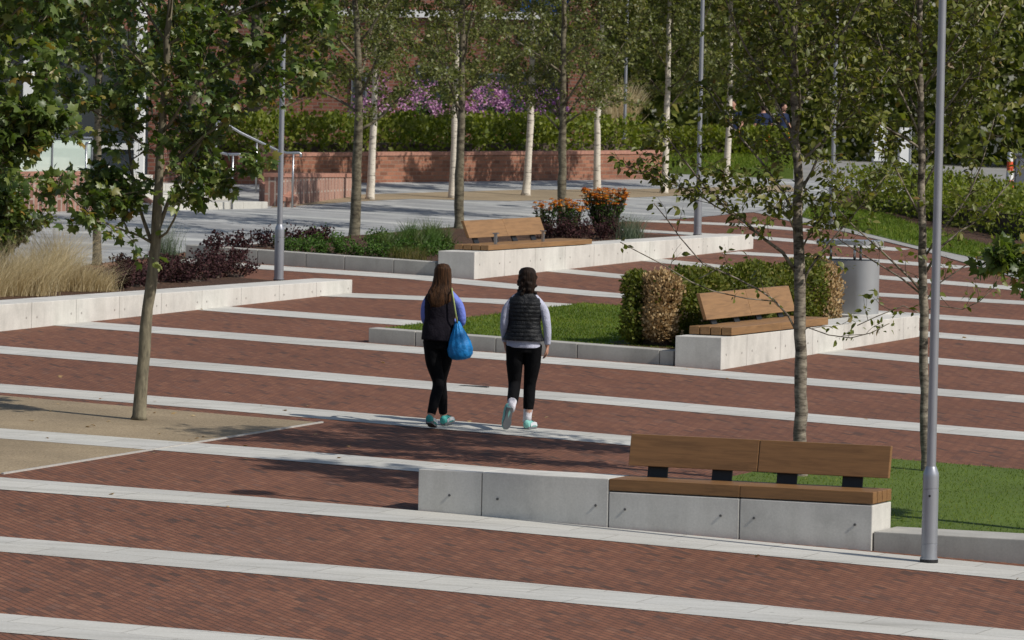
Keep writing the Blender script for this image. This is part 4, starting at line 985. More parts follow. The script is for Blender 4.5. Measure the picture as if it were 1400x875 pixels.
# ------------------------------------------------------------------ brick walls, steps, buildings
def wall_px(name, label, a, b_, h, th, mat, cope=True, ends=None, cat='wall', group=None):
    p, q = at(*a), at(*b_); d = q - p; L = float(np.hypot(d[0], d[1])); rz = math.atan2(d[1], d[0])
    e = empty(name, p, rz, label, cat, group); mb = MB()
    h0, h1 = (h, h) if not hasattr(h, '__len__') else h
    zz = d[2]
    mb.add([(0,0,-.3),(L,0,-.3+min(zz,0)),(L,th,-.3+min(zz,0)),(0,th,-.3),(0,0,h0),(L,0,zz+h1),(L,th,zz+h1),(0,th,h0)], [(0,3,2,1),(4,5,6,7),(0,1,5,4),(1,2,6,5),(2,3,7,6),(3,0,4,7)])
    mb.build('brickwork', M[mat], e)
    if cope:
        mb = MB(); o_ = .02
        mb.add([(-o_,-o_,h0+.002),(L+o_,-o_,zz+h1+.002),(L+o_,th+o_,zz+h1+.002),(-o_,th+o_,h0+.002),(-o_,-o_,h0+.07),(L+o_,-o_,zz+h1+.07),(L+o_,th+o_,zz+h1+.07),(-o_,th+o_,h0+.07)], [(0,3,2,1),(4,5,6,7),(0,1,5,4),(1,2,6,5),(2,3,7,6),(3,0,4,7)])
        mb.build('coping', M['coping'], e)
    return e
wall_px('brick_wall', 'long red brick retaining wall behind the birches', (325, 252), (907, 244.5), .52, .35, 'brickwall')
wall_px('brick_wall', 'low brick wall of upright bricks beside the stair foot', (384, 283), (492, 267.5), (.52, .34), .3, 'soldier')
wall_px('brick_wall', 'sloping brick wing wall at the right of the steps', (354, 277), (383, 283), (.34, .10), .3, 'soldier', cope=True)
wall_px('brick_wall', 'brick wall of upright bricks under the glass balustrade', (-90, 292), (150, 288), (.60, .60), .3, 'soldier')
wall_px('brick_wall', 'brick wing wall falling to the right beside the steps', (139, 285), (205, 288), (.58, .10), .3, 'soldier')
# glass balustrade on the left wall
p, q = at(-90, 292), at(132, 288); d = q - p; L = float(np.hypot(d[0], d[1])); rz = math.atan2(d[1], d[0])
e = empty('glass_balustrade', p + np.array([0, 0, .68]), rz, 'greenish glass balustrade on top of the left brick wall', 'balustrade')
k = 4
for i in range(k):
    mb = MB(); mb.box(L * i / k + .01, L * (i + 1) / k - .01, .14, .155, 0.0, .52); mb.build('glass_panel', M['glass'], e)
for i in range(k + 1):
    mb = MB(); mb.box(L * i / k - .012, L * i / k + .012, .12, .175, 0, .56); mb.build('post', M['greyframe'], e)
mb = MB(); mb.tube([(0, .147, .56), (L, .147, .56)], .022, 8); mb.build('rail', M['steel'], e)
# steps: local x across, rising away
p, q = at(205, 288), at(361, 285); d = q - p; L = float(np.hypot(d[0], d[1])); rz = math.atan2(d[1], d[0])
e = empty('stone_steps', p, rz, 'pale stone steps between the two brick wing walls', 'steps')
for i in range(6):
    mb = MB(); mb.box(-1.0 if i > 1 else -.35, L + .1, i * .9, 9.0, -.3 if i == 0 else i * .13 + .001, (i + 1) * .13); mb.build('step', M['band'], e, bevel=.01)
def handrail(label, pl, posts, Y, group='steel handrails of the steps'):
    p0 = atd(*pl[0], Y); e = empty('handrail', p0, 0, label, 'handrail', group)
    mb = MB(); mb.tube([atd(x, y, Y) - p0 for x, y in pl], .024, 10); mb.build('rail', M['steel'], e, True)
    for (x0, y0, x1, y1) in posts:
        mb = MB(); mb.tube([atd(x0, y0, Y) - p0, atd(x1, y1, Y + .02) - p0], .018, 8); mb.build('post', M['steel'], e, True)
YS = at(401, 284)[1]
handrail('upper steel handrail sloping down past the lamp post', [(284, 166), (300, 166), (308, 169), (330, 182), (380, 206), (392, 209), (409, 209), (411, 210), (411, 215)], [(351, 195, 350, 262), (401, 210, 399.5, 284), (296, 167, 295, 236)], YS)
handrail('lower steel handrail left of the sloping one', [(294, 203), (303, 209), (311, 211), (327, 211), (329, 212), (329, 216)], [(295, 206, 294, 262), (318.5, 212, 317, 286)], at(317, 287)[1])
handrail('thin steel rail post in front of the glass balustrade', [(117, 200), (118, 196), (124, 195)], [(118, 198, 117, 290)], at(117, 291)[1])
# pavilion with white columns, far left
pb = at(36, 262); e = empty('pavilion', pb, -.05, 'white columned glazed pavilion behind the left maple leaves', 'pavilion')
X = [-4.4, -2.2, 0.0, 2.0]
for x in X:
    mb = MB(); mb.box(x - .09, x + .09, 0, .18, -.3, 4.2); mb.build('column', M['white'], e, bevel=.01)
for i in range(3):
    mb = MB(); mb.box(X[i] + .1, X[i + 1] - .1, 2.2, 2.22, 0, 2.9); w = mb.build('window', M['window'], e)
    mb = MB(); mb.box(X[i] + .1, X[i + 1] - .1, 2.16, 2.19, .75, .86); mb.build('transom', M['white'], w)
mb = MB(); mb.box(-4.8, 2.4, -.3, 6.0, 4.2, 4.5); mb.build('roof', M['white'], e, bevel=.02)
mb = MB(); mb.box(-4.6, 2.1, 2.25, 5.8, -.3, 4.19); mb.build('wall', M['housebrick'], e)
# brick building behind the long hedge
pL = at(385, 236); pL[1] = 122.5; 
def fx(px): return (px - 700) / F * 122.5 / 1.0
e0 = np.array([fx(215), 122.5, 0]); e0[2] = gz(0, 122.5)
bld = empty('brick_building', e0, 0, 'red brick building with white band and blue panel behind the long hedge', 'building')
Wd = fx(815) - fx(215); zb = 0.0
def zpx(py): return ZC + ((437.5 - py) / F - math.tan(PITCH)) * 122.5 - e0[2]
mb = MB(); mb.box(0, Wd, .0, 9, -.6, 6.6); mb.build('wall', M['housebrick'], bld)
mb = MB(); mb.box(fx(770) - e0[0], fx(806) - e0[0], -.45, -.003, -.6, 6.6); mb.build('pier', M['housebrick'], bld)
zt = zpx(27)
mb = MB(); mb.box(.05, fx(768) - e0[0], -.12, -.003, zt, zt + .17); mb.build('string_course', M['white'], bld, bevel=.01)
for (x0, x1, y0, y1, mt, fm) in [(474, 496, 103, 160, 'window', 'greyframe'), (560, 606, 92, 150, 'window', 'greyframe'), (640, 690, 100, 155, 'window', 'greyframe'), (694, 764, 98, 152, 'window', 'greyframe'), (222, 240, 42, 60, 'window', 'white'), (700, 764, 40, 60, 'bluepanel', 'greyframe')]:
    xa, xb, za, zb_ = fx(x0) - e0[0], fx(x1) - e0[0], zpx(y1), zpx(y0)
    mb = MB(); mb.box(xa, xb, -.05, -.003, za, zb_); w = mb.build('window', M[fm], bld)
    mb = MB(); mb.box(xa + .05, xb - .05, -.065, -.053, za + .05, zb_ - .05); mb.build('pane', M[mt], w)
mb = MB(); mb.box(fx(702) - e0[0], fx(768) - e0[0], -.10, -.003, zpx(18), zpx(-25)); mb.build('blue_panel', M['bluepanel'], bld)
mb = MB(); hr = 6.6
mb.add([(-.4, -.5, hr), (Wd + .4, -.5, hr), (Wd + .4, 9.5, hr), (-.4, 9.5, hr), (-.4, 4.5, hr + 2.6), (Wd + .4, 4.5, hr + 2.6)], [(0, 1, 5, 4), (2, 3, 4, 5), (0, 4, 3), (1, 2, 5), (0, 3, 2, 1)])
mb.build('roof', M['roof'], bld)

# ------------------------------------------------------------------ far street furniture on the right
def board(label, px, py, w, h, name='sign_board'):
    p = at(px, py); e = empty(name, p, .05, label, 'sign', 'white boards by the far road')
    mb = MB(); mb.box(-w / 2, w / 2, -.02, .02, .12, h); mb.build('panel', M['white'], e, bevel=.006)
    for s in (-1, 1):
        mb = MB(); mb.box(s * w * .42 - .02, s * w * .42 + .02, -.03, .03, -.05, h + .03); mb.build('post', M['greyframe'], e)
        mb = MB(); mb.box(s * w * .42 - .03, s * w * .42 + .03, -.3, .3, -.02, .04); mb.build('foot', M['greyframe'], e)
board('tall blank white board standing by the far road', 1202, 226, .44, 1.22)
board('wider blank white board right of the tall one', 1236, 232, .36, 1.15)
def marker(label, px, py, h):
    e = empty('road_barrier', at(px, py), .2, label, 'barrier', 'orange and white road markers')
    for i in range(4):
        mb = MB(); mb.lathe([(.085 - .008 * i, .05 + h * i / 4), (.08 - .008 * i, .05 + h * (i + 1) / 4 - .004)], 14); mb.build('stripe_sleeve', M['redpl'] if i % 2 == 0 else M['white'], e, True, auto=.6)
    mb = MB(); mb.lathe([(.2, 0), (.2, .04), (.09, .06)], 14); mb.build('base', M['black'], e)
marker('orange and white striped road marker at the right edge', 1380, 262, .78)
marker('second striped road marker behind the grey cabinet', 1418, 256, .78)
p = at(1398, 270); e = empty('utility_cabinet', p, -.1, 'grey metal utility cabinet at the right edge behind the hedge', 'cabinet')
mb = MB(); mb.box(-.18, .30, 0, .35, -.05, .86); mb.build('body', M['greyframe'], e, bevel=.01)
mb = MB(); mb.box(-.15, .05, -.012, -.002, .06, .80); mb.build('door', M['greyframe'], e)
mb = MB(); mb.box(.07, .27, -.012, -.002, .06, .80); mb.build('door', M['greyframe'], e)
mb = MB(); mb.box(-.21, .33, -.03, .38, .862, .90); mb.build('lid', M['greyframe'], e)
# a few fallen leaves blown over the paving
n = 70; q = np.stack([RNG.uniform(-6, 6.5, n), RNG.uniform(42, 72, n)], 1)
q[:30] = np.stack([RNG.normal(-3.6, 1.2, 30), RNG.normal(54.5, 1.5, 30)], 1)
P = np.column_stack([q, GX * q[:, 0] + GY * (q[:, 1] - Y0) + .003]); D = rdir(n, 0, .15)
V, T = leaves('maple', P, D, rdir(n, .8, 1), RNG.uniform(.03, .07, n))
tag(leaf_obj('leaves', [(V, T, 0)], [M['dead']], None), 'scattered dry fallen leaves on the paving', 'leaf litter', kind='stuff')
# slot drain in a band behind the walkers
p = at(648, 528); e = empty('drain_slot', p + np.array([0, 0, .001]), -AZ, 'dark slot drain in the stone band between the walkers', 'drain')
mb = MB(); mb.box(-.17, .17, -.03, .03, -.05, .004); mb.build('frame', M['pin'], e)
mb = MB(); mb.box(-.15, .15, -.012, .012, .0045, .006); mb.build('slot', M['black'], e)

# ------------------------------------------------------------------ people
def skin_mat():
    return plain('skin', (.42, .22, .15), 0.55, var=.06, scale=8)
M['skin'] = skin_mat()
def hair_mat(name, a, b_):
    m, nt, b, N, L = newmat(name); t = N('ShaderNodeTexCoord'); mp = N('ShaderNodeMapping'); mp.inputs['Scale'].default_value = (60, 60, 5); L(t.outputs['Object'], mp.inputs['Vector'])
    n1 = noise(nt, mp.outputs['Vector'], 1.0, 4); r = ramp(nt, [(0.35, a), (0.68, b_)]); L(n1.outputs['Fac'], r.inputs['Fac']); L(r.outputs['Color'], b.inputs['Base Color'])
    b.inputs['Roughness'].default_value = .6; b.inputs['Specular IOR Level'].default_value = .14; bump(nt, b, n1.outputs['Fac'], .8, .02); return m
M['hair_long'] = hair_mat('long_brown_hair', (.010, .005, .003), (.080, .036, .015))
M['hair_dark'] = hair_mat('dark_hair', (.006, .004, .003), (.026, .014, .009))
def cloth(name, c, rough=.85, var=.1, bumps=.25, scale=14, spec=.25):
    return plain(name, c, rough, var=var, scale=scale, bumps=bumps * 2.2, bd=.03, spec=spec)
M['vest1'] = cloth('dark_plum_vest', (.012, .010, .015), spec=.12); M['vest2'] = cloth('black_puffer', (.007, .008, .010), .5, spec=.3, scale=30)
M['blue_sleeve'] = cloth('blue_violet_shirt', (.15, .20, .58)); M['lilac'] = cloth('pale_lilac_shirt', (.42, .43, .53)); M['legging'] = cloth('black_leggings', (.0045, .0045, .0055), .85, spec=.1)
M['sock'] = cloth('white_sock', (.60, .58, .62)); M['mint'] = cloth('mint_shoe', (.22, .50, .45), .6); M['teal'] = cloth('teal_shoe', (.06, .34, .31), .6); M['shoewhite'] = cloth('white_shoe', (.55, .58, .60), .6); M['sole'] = plain('grey_sole', (.13, .14, .15), .7)
M['bag'] = cloth('blue_bag', (.006, .19, .50), .55, spec=.4); M['lime'] = plain('lime_cord', (.30, .36, .14), .7)
M['navy'] = cloth('navy_shirt', (.012, .020, .055)); M['boot'] = plain('brown_boot', (.03, .02, .015), .7); M['eye'] = plain('eye_white', (.6, .6, .58), .3); M['lip'] = plain('lips', (.35, .12, .10), .5)

def loft(secs, n=18, xref=(1, 0, 0)):
    """secs: (centre, rx, ry) ellipse across the path; x axis kept near xref"""
    C = [np.array(s[0], float) for s in secs]; V = []; Fs = []
    for i, s in enumerate(secs):
        d = C[min(i + 1, len(C) - 1)] - C[max(i - 1, 0)]; d = nrm(d)
        x = np.array(xref, float); x = nrm(x - d * np.dot(x, d)); y = np.cross(d, x)
        for k in range(n):
            a = 2 * math.pi * k / n; V.append(C[i] + s[1] * math.cos(a) * x + s[2] * math.sin(a) * y)
    m = len(C)
    for i in range(m - 1):
        for k in range(n):
            k2 = (k + 1) % n; Fs.append((i*n+k, i*n+k2, (i+1)*n+k2, (i+1)*n+k))
    Fs.append(tuple(range(n-1, -1, -1))); Fs.append(tuple(range((m-1)*n, m*n)))
    return V, Fs
def smooth_path(pts, rad, per=5):
    """Catmull-Rom through joints with radii"""
    P = [np.array(p, float) for p in pts]; out = []
    for i in range(len(P) - 1):
        p0, p1, p2, p3 = P[max(i-1, 0)], P[i], P[i+1], P[min(i+2, len(P)-1)]
        for j in range(per):
            t = j / per
            q = .5 * ((2*p1) + (-p0+p2)*t + (2*p0-5*p1+4*p2-p3)*t*t + (-p0+3*p1-3*p2+p3)*t**3)
            r = np.array(rad[i]) * (1-t) + np.array(rad[i+1]) * t; out.append((q, r[0], r[1]))
    out.append((P[-1], rad[-1][0], rad[-1][1])); return out
def fused(name, parts, mat, parent, vox=.008, it=6, fac=.5):
    """one continuous surface out of overlapping lofts"""
    mb = MB()
    for V, Fs in parts: mb.add(V, Fs)
    me = mesh(mb.v, mb.f); tmp = bpy.data.objects.new('tmp', me); col.objects.link(tmp)
    r = tmp.modifiers.new('r', 'REMESH'); r.mode = 'VOXEL'; r.voxel_size = vox; r.use_smooth_shade = True
    s = tmp.modifiers.new('s', 'SMOOTH'); s.factor = fac; s.iterations = it
    dg = bpy.context.evaluated_depsgraph_get(); me2 = bpy.data.meshes.new_from_object(tmp.evaluated_get(dg))
    bpy.data.objects.remove(tmp)
    return link(name, me2, parent, mat, True)
def ell(c, rx, ry, rz, n=9):
    secs = []
    for i in range(n):
        a = -math.pi / 2 + math.pi * (i + .0) / (n - 1); a = max(min(a, 1.45), -1.45)
        secs.append(((c[0], c[1], c[2] + rz * math.sin(a)), max(rx * math.cos(a), .004), max(ry * math.cos(a), .004)))
    return loft(secs, 16)
def shoe(heel, toe, h=.075, w=.042):
    heel = np.array(heel, float); toe = np.array(toe, float); d = nrm(toe - heel); side = nrm(np.cross(d, [0, 0, 1.0])); upv = np.cross(side, d)
    S = []
    for f, ww, hh, lift in ((0, .026, .05, .042), (.06, .034, .068, .046), (.25, .037, .08, .05), (.45, .040, .062, .04), (.7, .047, .044, .03), (.9, .038, .032, .024), (1.0, .018, .018, .018)):
        S.append((heel + (toe - heel) * f + upv * lift * .9, ww, hh * .62))
    return loft(S, 16, side), (heel, toe, d, side, upv)
def sole(heel, toe):
    heel = np.array(heel, float); toe = np.array(toe, float); d = nrm(toe - heel); side = nrm(np.cross(d, [0, 0, 1.0])); upv = np.cross(side, d); prof = []
    for f, ww in ((0, .028), (.08, .036), (.3, .034), (.5, .036), (.72, .046), (.9, .038), (1.0, .02)): prof.append((f, ww))
    V = []
    for z in (0.0, .024):
        for f, ww in prof: V.append(heel + (toe - heel) * f + side * ww + upv * z)
        for f, ww in reversed(prof): V.append(heel + (toe - heel) * f - side * ww + upv * z)
    n = len(prof) * 2
    return V, [tuple(range(n-1, -1, -1)), tuple(range(n, 2*n))] + [(k, (k+1) % n, n + (k+1) % n, n + k) for k in range(n)]
def hand(wrist, d, palm_n, curl=.35, thumb_side=1):
    """palm and five curled fingers; d=direction of the hand, palm_n=normal of the palm side"""
    wrist = np.array(wrist, float); d = nrm(np.array(d, float)); pn = np.array(palm_n, float); pn = nrm(pn - d * np.dot(pn, d)); s = np.cross(d, pn) * thumb_side
    parts = [loft([(wrist - d * .02, .024, .018), (wrist + d * .02, .030, .017), (wrist + d * .055, .038, .015), (wrist + d * .088, .036, .012)], 12, s)]
    for k, (o_, L) in enumerate(((.027, .066), (.009, .075), (-.009, .070), (-.026, .054))):
        p = wrist + d * .08 + s * o_; q = [p]; a = 0.15
        for j, ln in enumerate((L * .45, L * .32, L * .23)):
            a += curl * (1 + .25 * k * .3); q.append(q[-1] + (d * math.cos(a) + pn * math.sin(a)) * ln)
        parts.append(loft([(x, r, r) for x, r in zip(q, (.0088, .0085, .0078, .006))], 8, s))
    p = wrist + d * .025 + s * .024; t1 = nrm(d * .75 + s * .6 + pn * .25); t2 = nrm(d * .9 + s * .2 + pn * .35)
    parts.append(loft([(p, .012, .012), (p + t1 * .032, .0105, .0105), (p + t1 * .032 + t2 * .028, .009, .009), (p + t1 * .032 + t2 * .05, .006, .006)], 8, pn))
    return parts
def sec_path(J, rad, per=5, xref=(1, 0, 0), n=14): return loft(smooth_path(J, rad, per), n, xref)

def person(loc, rz, label, J, cfg, scale=1.0, vox=.007, group=None):
    e = empty('person', loc, rz, label, 'person', group); e.scale = (scale,) * 3
    hd = np.array(J['head']); sh = J['shoulders']; zS = sh[2]; hp = J['hips']
    def mid(f, dx=0, dy=0): return (hp[0] * (1 - f) + sh[0] * f + dx, hp[1] * (1 - f) + sh[1] * f + dy, hp[2] * (1 - f) + zS * f)
    w = cfg.get('w', 1.0)
    torso = [(mid(-.18), .12*w, .10*w), (mid(0), .158*w, .112*w), (mid(.22), .140*w, .098*w), (mid(.42), .124*w, .088*w), (mid(.65), .140*w, .098*w), (mid(.85), .152*w, .096*w), (mid(.97), .135*w, .075*w), (mid(1.05), .075, .06), (mid(1.10), .052, .052)]
    neck = [(mid(1.0), .055, .052), (mid(1.12), .048, .05), (hd - np.array([0, 0.0, .07]), .046, .05)]
    body = [loft(torso), loft(neck), ell(hd, .073, .092, .112), ell(hd + np.array([0, .035, -.055]), .052, .055, .055)]
    body.append(ell(hd + np.array([0, .098, -.018]), .012, .016, .022)); body.append(ell(hd + np.array([-.074, -.005, -.01]), .010, .018, .03)); body.append(ell(hd + np.array([.074, -.005, -.01]), .010, .018, .03))
    arms = {}
    for s, sx in (('L', -1), ('R', 1)):
        a = J['arm' + s]; body.append(sec_path(a, [(.048, .050), (.042, .042), (.035, .034), (.032, .028), (.024, .021)])); arms[s] = a
        dv = nrm(np.array(a[-1], float) - np.array(a[-2], float)); body += hand(a[-1], J.get('hd' + s, dv), J.get('pn' + s, (-sx, .2, 0)), cfg.get('curl', .35), J.get('ts' + s, sx))
        l = J['leg' + s]; body.append(sec_path(l, cfg['legr'])); ft = J['foot' + s]
        body.append(shoe(ft[0], ft[1])[0])
    fused('body', body, M['skin'], e, vox, 4)
    # eyes and mouth
    for s in (-1, 1):
        V, Fs = ell(hd + np.array([s * .030, .082, .005]), .011, .008, .007); mb = MB(); mb.add(V, Fs); mb.build('eye', M['eye'], e, True)
    V, Fs = ell(hd + np.array([0, .088, -.062]), .022, .006, .006); mb = MB(); mb.add(V, Fs); mb.build('mouth', M['lip'], e, True)
    # leggings or trousers
    gr = cfg.get('leg_grow', .006); lg = []
    for s in 'LR':
        l = J['leg' + s]; sp = smooth_path(l, cfg['legr']); sp = [q for q in sp if True][:cfg.get('leg_end', -2)]
        lg.append(loft([(q, a + gr, b_ + gr) for q, a, b_ in sp]))
    lg.append(loft([(mid(-.20), .13*w, .105*w), (mid(-.08), .158*w, .118*w), (mid(0), .166*w, .120*w), (mid(.12), .158*w, .112*w), (mid(.2), .145*w, .104*w)]))
    fused('leggings' if gr < .01 else 'trousers', lg, M[cfg['leg_mat']], e, vox, 5)
    # shirt
    st = []
    for s in 'LR':
        a = arms[s]; sp = smooth_path(a, [(.048, .050), (.042, .042), (.035, .034), (.032, .028), (.024, .021)]); cut = cfg.get('sleeve', len(sp) - 1)
        st.append(loft([(q, ra + .007, rb + .007) for q, ra, rb in sp[:cut]]))
    t0 = cfg.get('shirt_low', -.02)
    st.append(loft([(mid(t0), .178*w, .128*w), (mid(.15), .165*w, .12*w), (mid(.42), .136*w, .10*w), (mid(.65), .15*w, .108*w), (mid(.85), .16*w, .104*w), (mid(.97), .14*w, .083*w), (mid(1.05), .08, .066)]))
    fused('shirt', st, M[cfg['shirt_mat']], e, vox, 6)
    # vest
    if cfg.get('vest'):
        v = cfg['vest']; S = []; N_ = v.get('n', 40)
        prof_f = [v['low'], .2, .42, .65, .85, .97, 1.05, 1.11]; rx = [v['rx'], .172*w, .152*w, .166*w, .166*w, .135*w, .088, .074]; ry = [.142*w, .130*w, .112*w, .120*w, .116*w, .092*w, .078, .070]
        for i in range(N_ + 1):
            f = v['low'] + (1.11 - v['low']) * i / N_; kk = v.get('k', 1) if f < .95 else 1; a = np.interp(f, prof_f, rx) * kk; b_ = np.interp(f, prof_f, ry) * kk
            if v.get('quilt') and f < .97:
                qz = (f - v['low']) / v['quilt']; g_ = abs(math.sin(math.pi * qz)) ** .5; a += -.003 + .005 * g_; b_ += -.004 + .007 * g_
            S.append((mid(f, v.get('lean', 0) * (1 - f)), a, b_))
        mb = MB(); V, Fs = loft(S, 40); mb.add(V, Fs); mb.build('vest', M[v['mat']], e, True)
    # hair
    hs = cfg['hair'](hd, J)
    fused('hair', hs, M[cfg['hair_mat']], e, .008, 4)
    # shoes and socks
    for s in 'LR':
        ft = J['foot' + s]; (V, Fs), (hl, tl, d, side, upv) = shoe(ft[0], ft[1]); V = np.array(V)
        c = np.mean(V, 0); V = c + (V - c) * 1.07
        sh_ = MB(); sh_.add(V, Fs); so = sh_.build('shoe', M[cfg['shoe_mat']], e, True)
        mb = MB(); V2, F2 = sole(ft[0], ft[1]); mb.add([np.array(q) - upv * .004 for q in V2], F2); mb.build('sole', M[cfg['sole_mat']], so)
        if cfg.get('panel'):
            mb = MB(); P_ = []
            for f, ww, zz in ((0.10, .044, .02), (.3, .046, .03), (.55, .046, .03), (.75, .052, .02)):
                P_ += [hl + (tl - hl) * f + side * ww + upv * zz, hl + (tl - hl) * f + side * (ww - .004) + upv * (zz + .035)]
            mb.add(P_, [(0, 1, 3, 2), (2, 3, 5, 4), (4, 5, 7, 6)])
            P_ = [hl + (tl - hl) * f + side * k * .022 + upv * zz for f, zz in ((.42, .086), (.78, .058)) for k in (-1, 1)]
            mb.add(P_, [(0, 1, 3, 2)]); mb.build('upper_panel', M[cfg['panel']], so)
        if cfg.get('sock'):
            an = np.array(J['leg' + s][-1]); kn = np.array(J['leg' + s][-2]); dd = nrm(kn - an); mb = MB(); V, Fs = loft([(an - dd * .03, .044, .048), (an + dd * .03, .043, .046), (an + dd * cfg['sock'] * .5, .046, .049), (an + dd * cfg['sock'], .055, .060)], 14); mb.add(V, Fs); mb.build('sock', M['sock'], e, True)
    return e
LEGR = [(.082, .09), (.074, .078), (.054, .058), (.050, .056), (.034, .036)]
def hair_long(hd, J):
    sh = J['shoulders']; z0 = hd[2]
    main = [((hd[0], hd[1] - .01, z0 + .128), .02, .02), ((hd[0], hd[1] - .012, z0 + .115), .062, .075), ((hd[0], hd[1] - .018, z0 + .07), .086, .098), ((hd[0], hd[1] - .026, z0), .092, .092), ((hd[0] - .008, hd[1] - .055, z0 - .10), .102, .066),
            ((hd[0] - .022, hd[1] - .085, z0 - .18), .128, .056), ((hd[0] - .032, hd[1] - .105, z0 - .235), .125, .042), ((hd[0] - .035, hd[1] - .11, z0 - .285), .085, .034), ((hd[0] - .03, hd[1] - .11, z0 - .34), .03, .02)]
    P = [loft(main, 22)]
    for k in range(16):
        x = -.085 + .16 * k / 15; L = .03 + .05 * math.exp(-((x + .02) / .09) ** 2) + RNG.uniform(0, .03)
        top = np.array([hd[0] - .03 + x, hd[1] - .10, z0 - .20 - .05 * (1 - abs(x) / .15)])
        P.append(loft([(top + [0, -.02, .05], .016, .014), (top + [RNG.uniform(-.01, .01), -.022, -.03], .013, .011), (top + [RNG.uniform(-.02, .02), -.015, -.03 - L], .004, .004)], 8))
    return P
def hair_up(hd, J):
    z0 = hd[2]
    P = [loft([((hd[0], hd[1] - .012, z0 + .122), .025, .025), ((hd[0], hd[1] - .014, z0 + .11), .066, .076), ((hd[0], hd[1] - .02, z0 + .06), .09, .098), ((hd[0], hd[1] - .03, z0), .094, .09), ((hd[0], hd[1] - .04, z0 - .07), .086, .07), ((hd[0] - .005, hd[1] - .055, z0 - .13), .07, .05), ((hd[0] - .01, hd[1] - .06, z0 - .185), .04, .03)], 20)]
    for k in range(46):
        a = RNG.uniform(0, 6.283); zz = RNG.uniform(-.16, .10); r = .088 * math.sqrt(max(.15, 1 - (max(zz, 0) / .13) ** 2))
        if math.sin(a) > .35 and zz < .05: continue
        q = np.array([hd[0] + r * math.cos(a), hd[1] - .02 + r * math.sin(a), z0 + zz]); P.append(ell(q, RNG.uniform(.014, .026), .02, RNG.uniform(.015, .03), 6))
    return P
def hair_short(hd, J):
    return [loft([((hd[0], hd[1] - .01, hd[2] + .118), .03, .03), ((hd[0], hd[1] - .012, hd[2] + .10), .062, .075), ((hd[0], hd[1] - .02, hd[2] + .05), .082, .09), ((hd[0], hd[1] - .035, hd[2] - .03), .078, .068), ((hd[0], hd[1] - .04, hd[2] - .08), .05, .045)], 16)]

# woman on the left: long hair, blue bag
b = at(597, 585)
J1 = dict(head=(.03, .02, 1.535), shoulders=(.02, 0, 1.385), hips=(.0, .0, .90),
    armL=[(-.06, 0, 1.355), (-.130, .02, 1.24), (-.140, .05, 1.10), (-.11, .16, 1.06), (-.07, .23, 1.10)], armR=[(.095, 0, 1.355), (.200, -.01, 1.24), (.232, .0, 1.09), (.19, .11, 1.05), (.11, .23, 1.10)],
    legL=[(-.070, 0, .88), (-.045, .01, .66), (.008, .0, .46), (-.022, -.10, .30), (-.062, -.18, .12)], legR=[(.075, 0, .88), (.060, .12, .67), (.030, .24, .47), (.045, .31, .29), (.060, .38, .10)],
    footL=[(-.078, -.225, .065), (-.030, -.01, .006)], footR=[(.058, .325, .012), (.150, .54, .035)],
    pnL=(.3, 0, -1), pnR=(-.3, 0, -1), tsL=1, tsR=-1)
person(b, .0, 'woman with long brown hair, dark vest and blue sleeves, walking away', J1, dict(legr=LEGR, leg_mat='legging', leg_end=-1, shirt_mat='blue_sleeve', vest=dict(low=-.03, rx=.165, mat='vest1', n=30, k=1.05), hair=hair_long, hair_mat='hair_long', shoe_mat='teal', sole_mat='sole', panel='shoewhite', w=.94, shirt_low=.05))
# blue drawstring bag hanging from her right shoulder
gb = b + np.array([.235, -.09, .70]); e = empty('drawstring_bag', gb, 0, 'bright blue drawstring bag hanging from the long haired woman\'s shoulder', 'bag')
S = []
for z, rx, ry in ((0.0, .05, .045), (.012, .09, .07), (.05, .122, .092), (.11, .128, .096), (.18, .108, .082), (.25, .078, .062), (.31, .050, .042), (.36, .032, .028), (.385, .02, .02)): S.append((( -.045 * z / .36, 0, z), rx, ry))
V, Fs = loft(S, 48); V = np.array(V)
for i in range(len(V)):
    k = i % 48; lvl = i // 48; f = lvl / 8; amp = .10 * f * f + .025
    cxy = np.array([-.045 * V[i, 2] / .36, 0]); V[i, :2] = cxy + (V[i, :2] - cxy) * (1 + amp * math.sin(k / 48 * 2 * math.pi * 11 + lvl * .35) + .03 * math.sin(k * .7 + lvl * 1.7))
mb = MB(); mb.add(V, Fs); mb.build('sack', M['bag'], e, True)
mb = MB(); mb.tube([(-.045, -.02, .37), (-.062, -.045, .45), (-.088, -.055, .60), (-.105, -.04, .69), (-.11, .03, .715), (-.105, .10, .68), (-.07, .10, .52), (-.05, .03, .38)], .0085, 8); mb.build('strap', M['lime'], e, True)
# woman on the right: puffer vest
b = at(714, 587)
J2 = dict(head=(.02, .02, 1.525), shoulders=(.005, 0, 1.365), hips=(-.005, 0, .88),
    armL=[(-.075, 0, 1.335), (-.178, -.01, 1.22), (-.205, -.01, 1.07), (-.20, .03, .97), (-.190, .07, .875)], armR=[(.085, 0, 1.335), (.190, -.02, 1.22), (.226, -.045, 1.08), (.236, -.035, .96), (.236, -.01, .855)],
    legL=[(-.092, 0, .86), (-.092, .03, .66), (-.088, .06, .46), (-.10, -.08, .33), (-.118, -.235, .235)], legR=[(.092, 0, .86), (.088, .06, .66), (.068, .11, .46), (.062, .10, .28), (.048, .10, .10)],
    footL=[(-.128, -.285, .205), (-.160, -.215, -.015)], footR=[(.040, .045, .004), (.125, .27, .006)],
    pnL=(1, .1, 0), pnR=(-1, .1, 0), tsL=1, tsR=-1)
J2['footL'] = [(-.128, -.29, .235), (-.165, -.20, .012)]
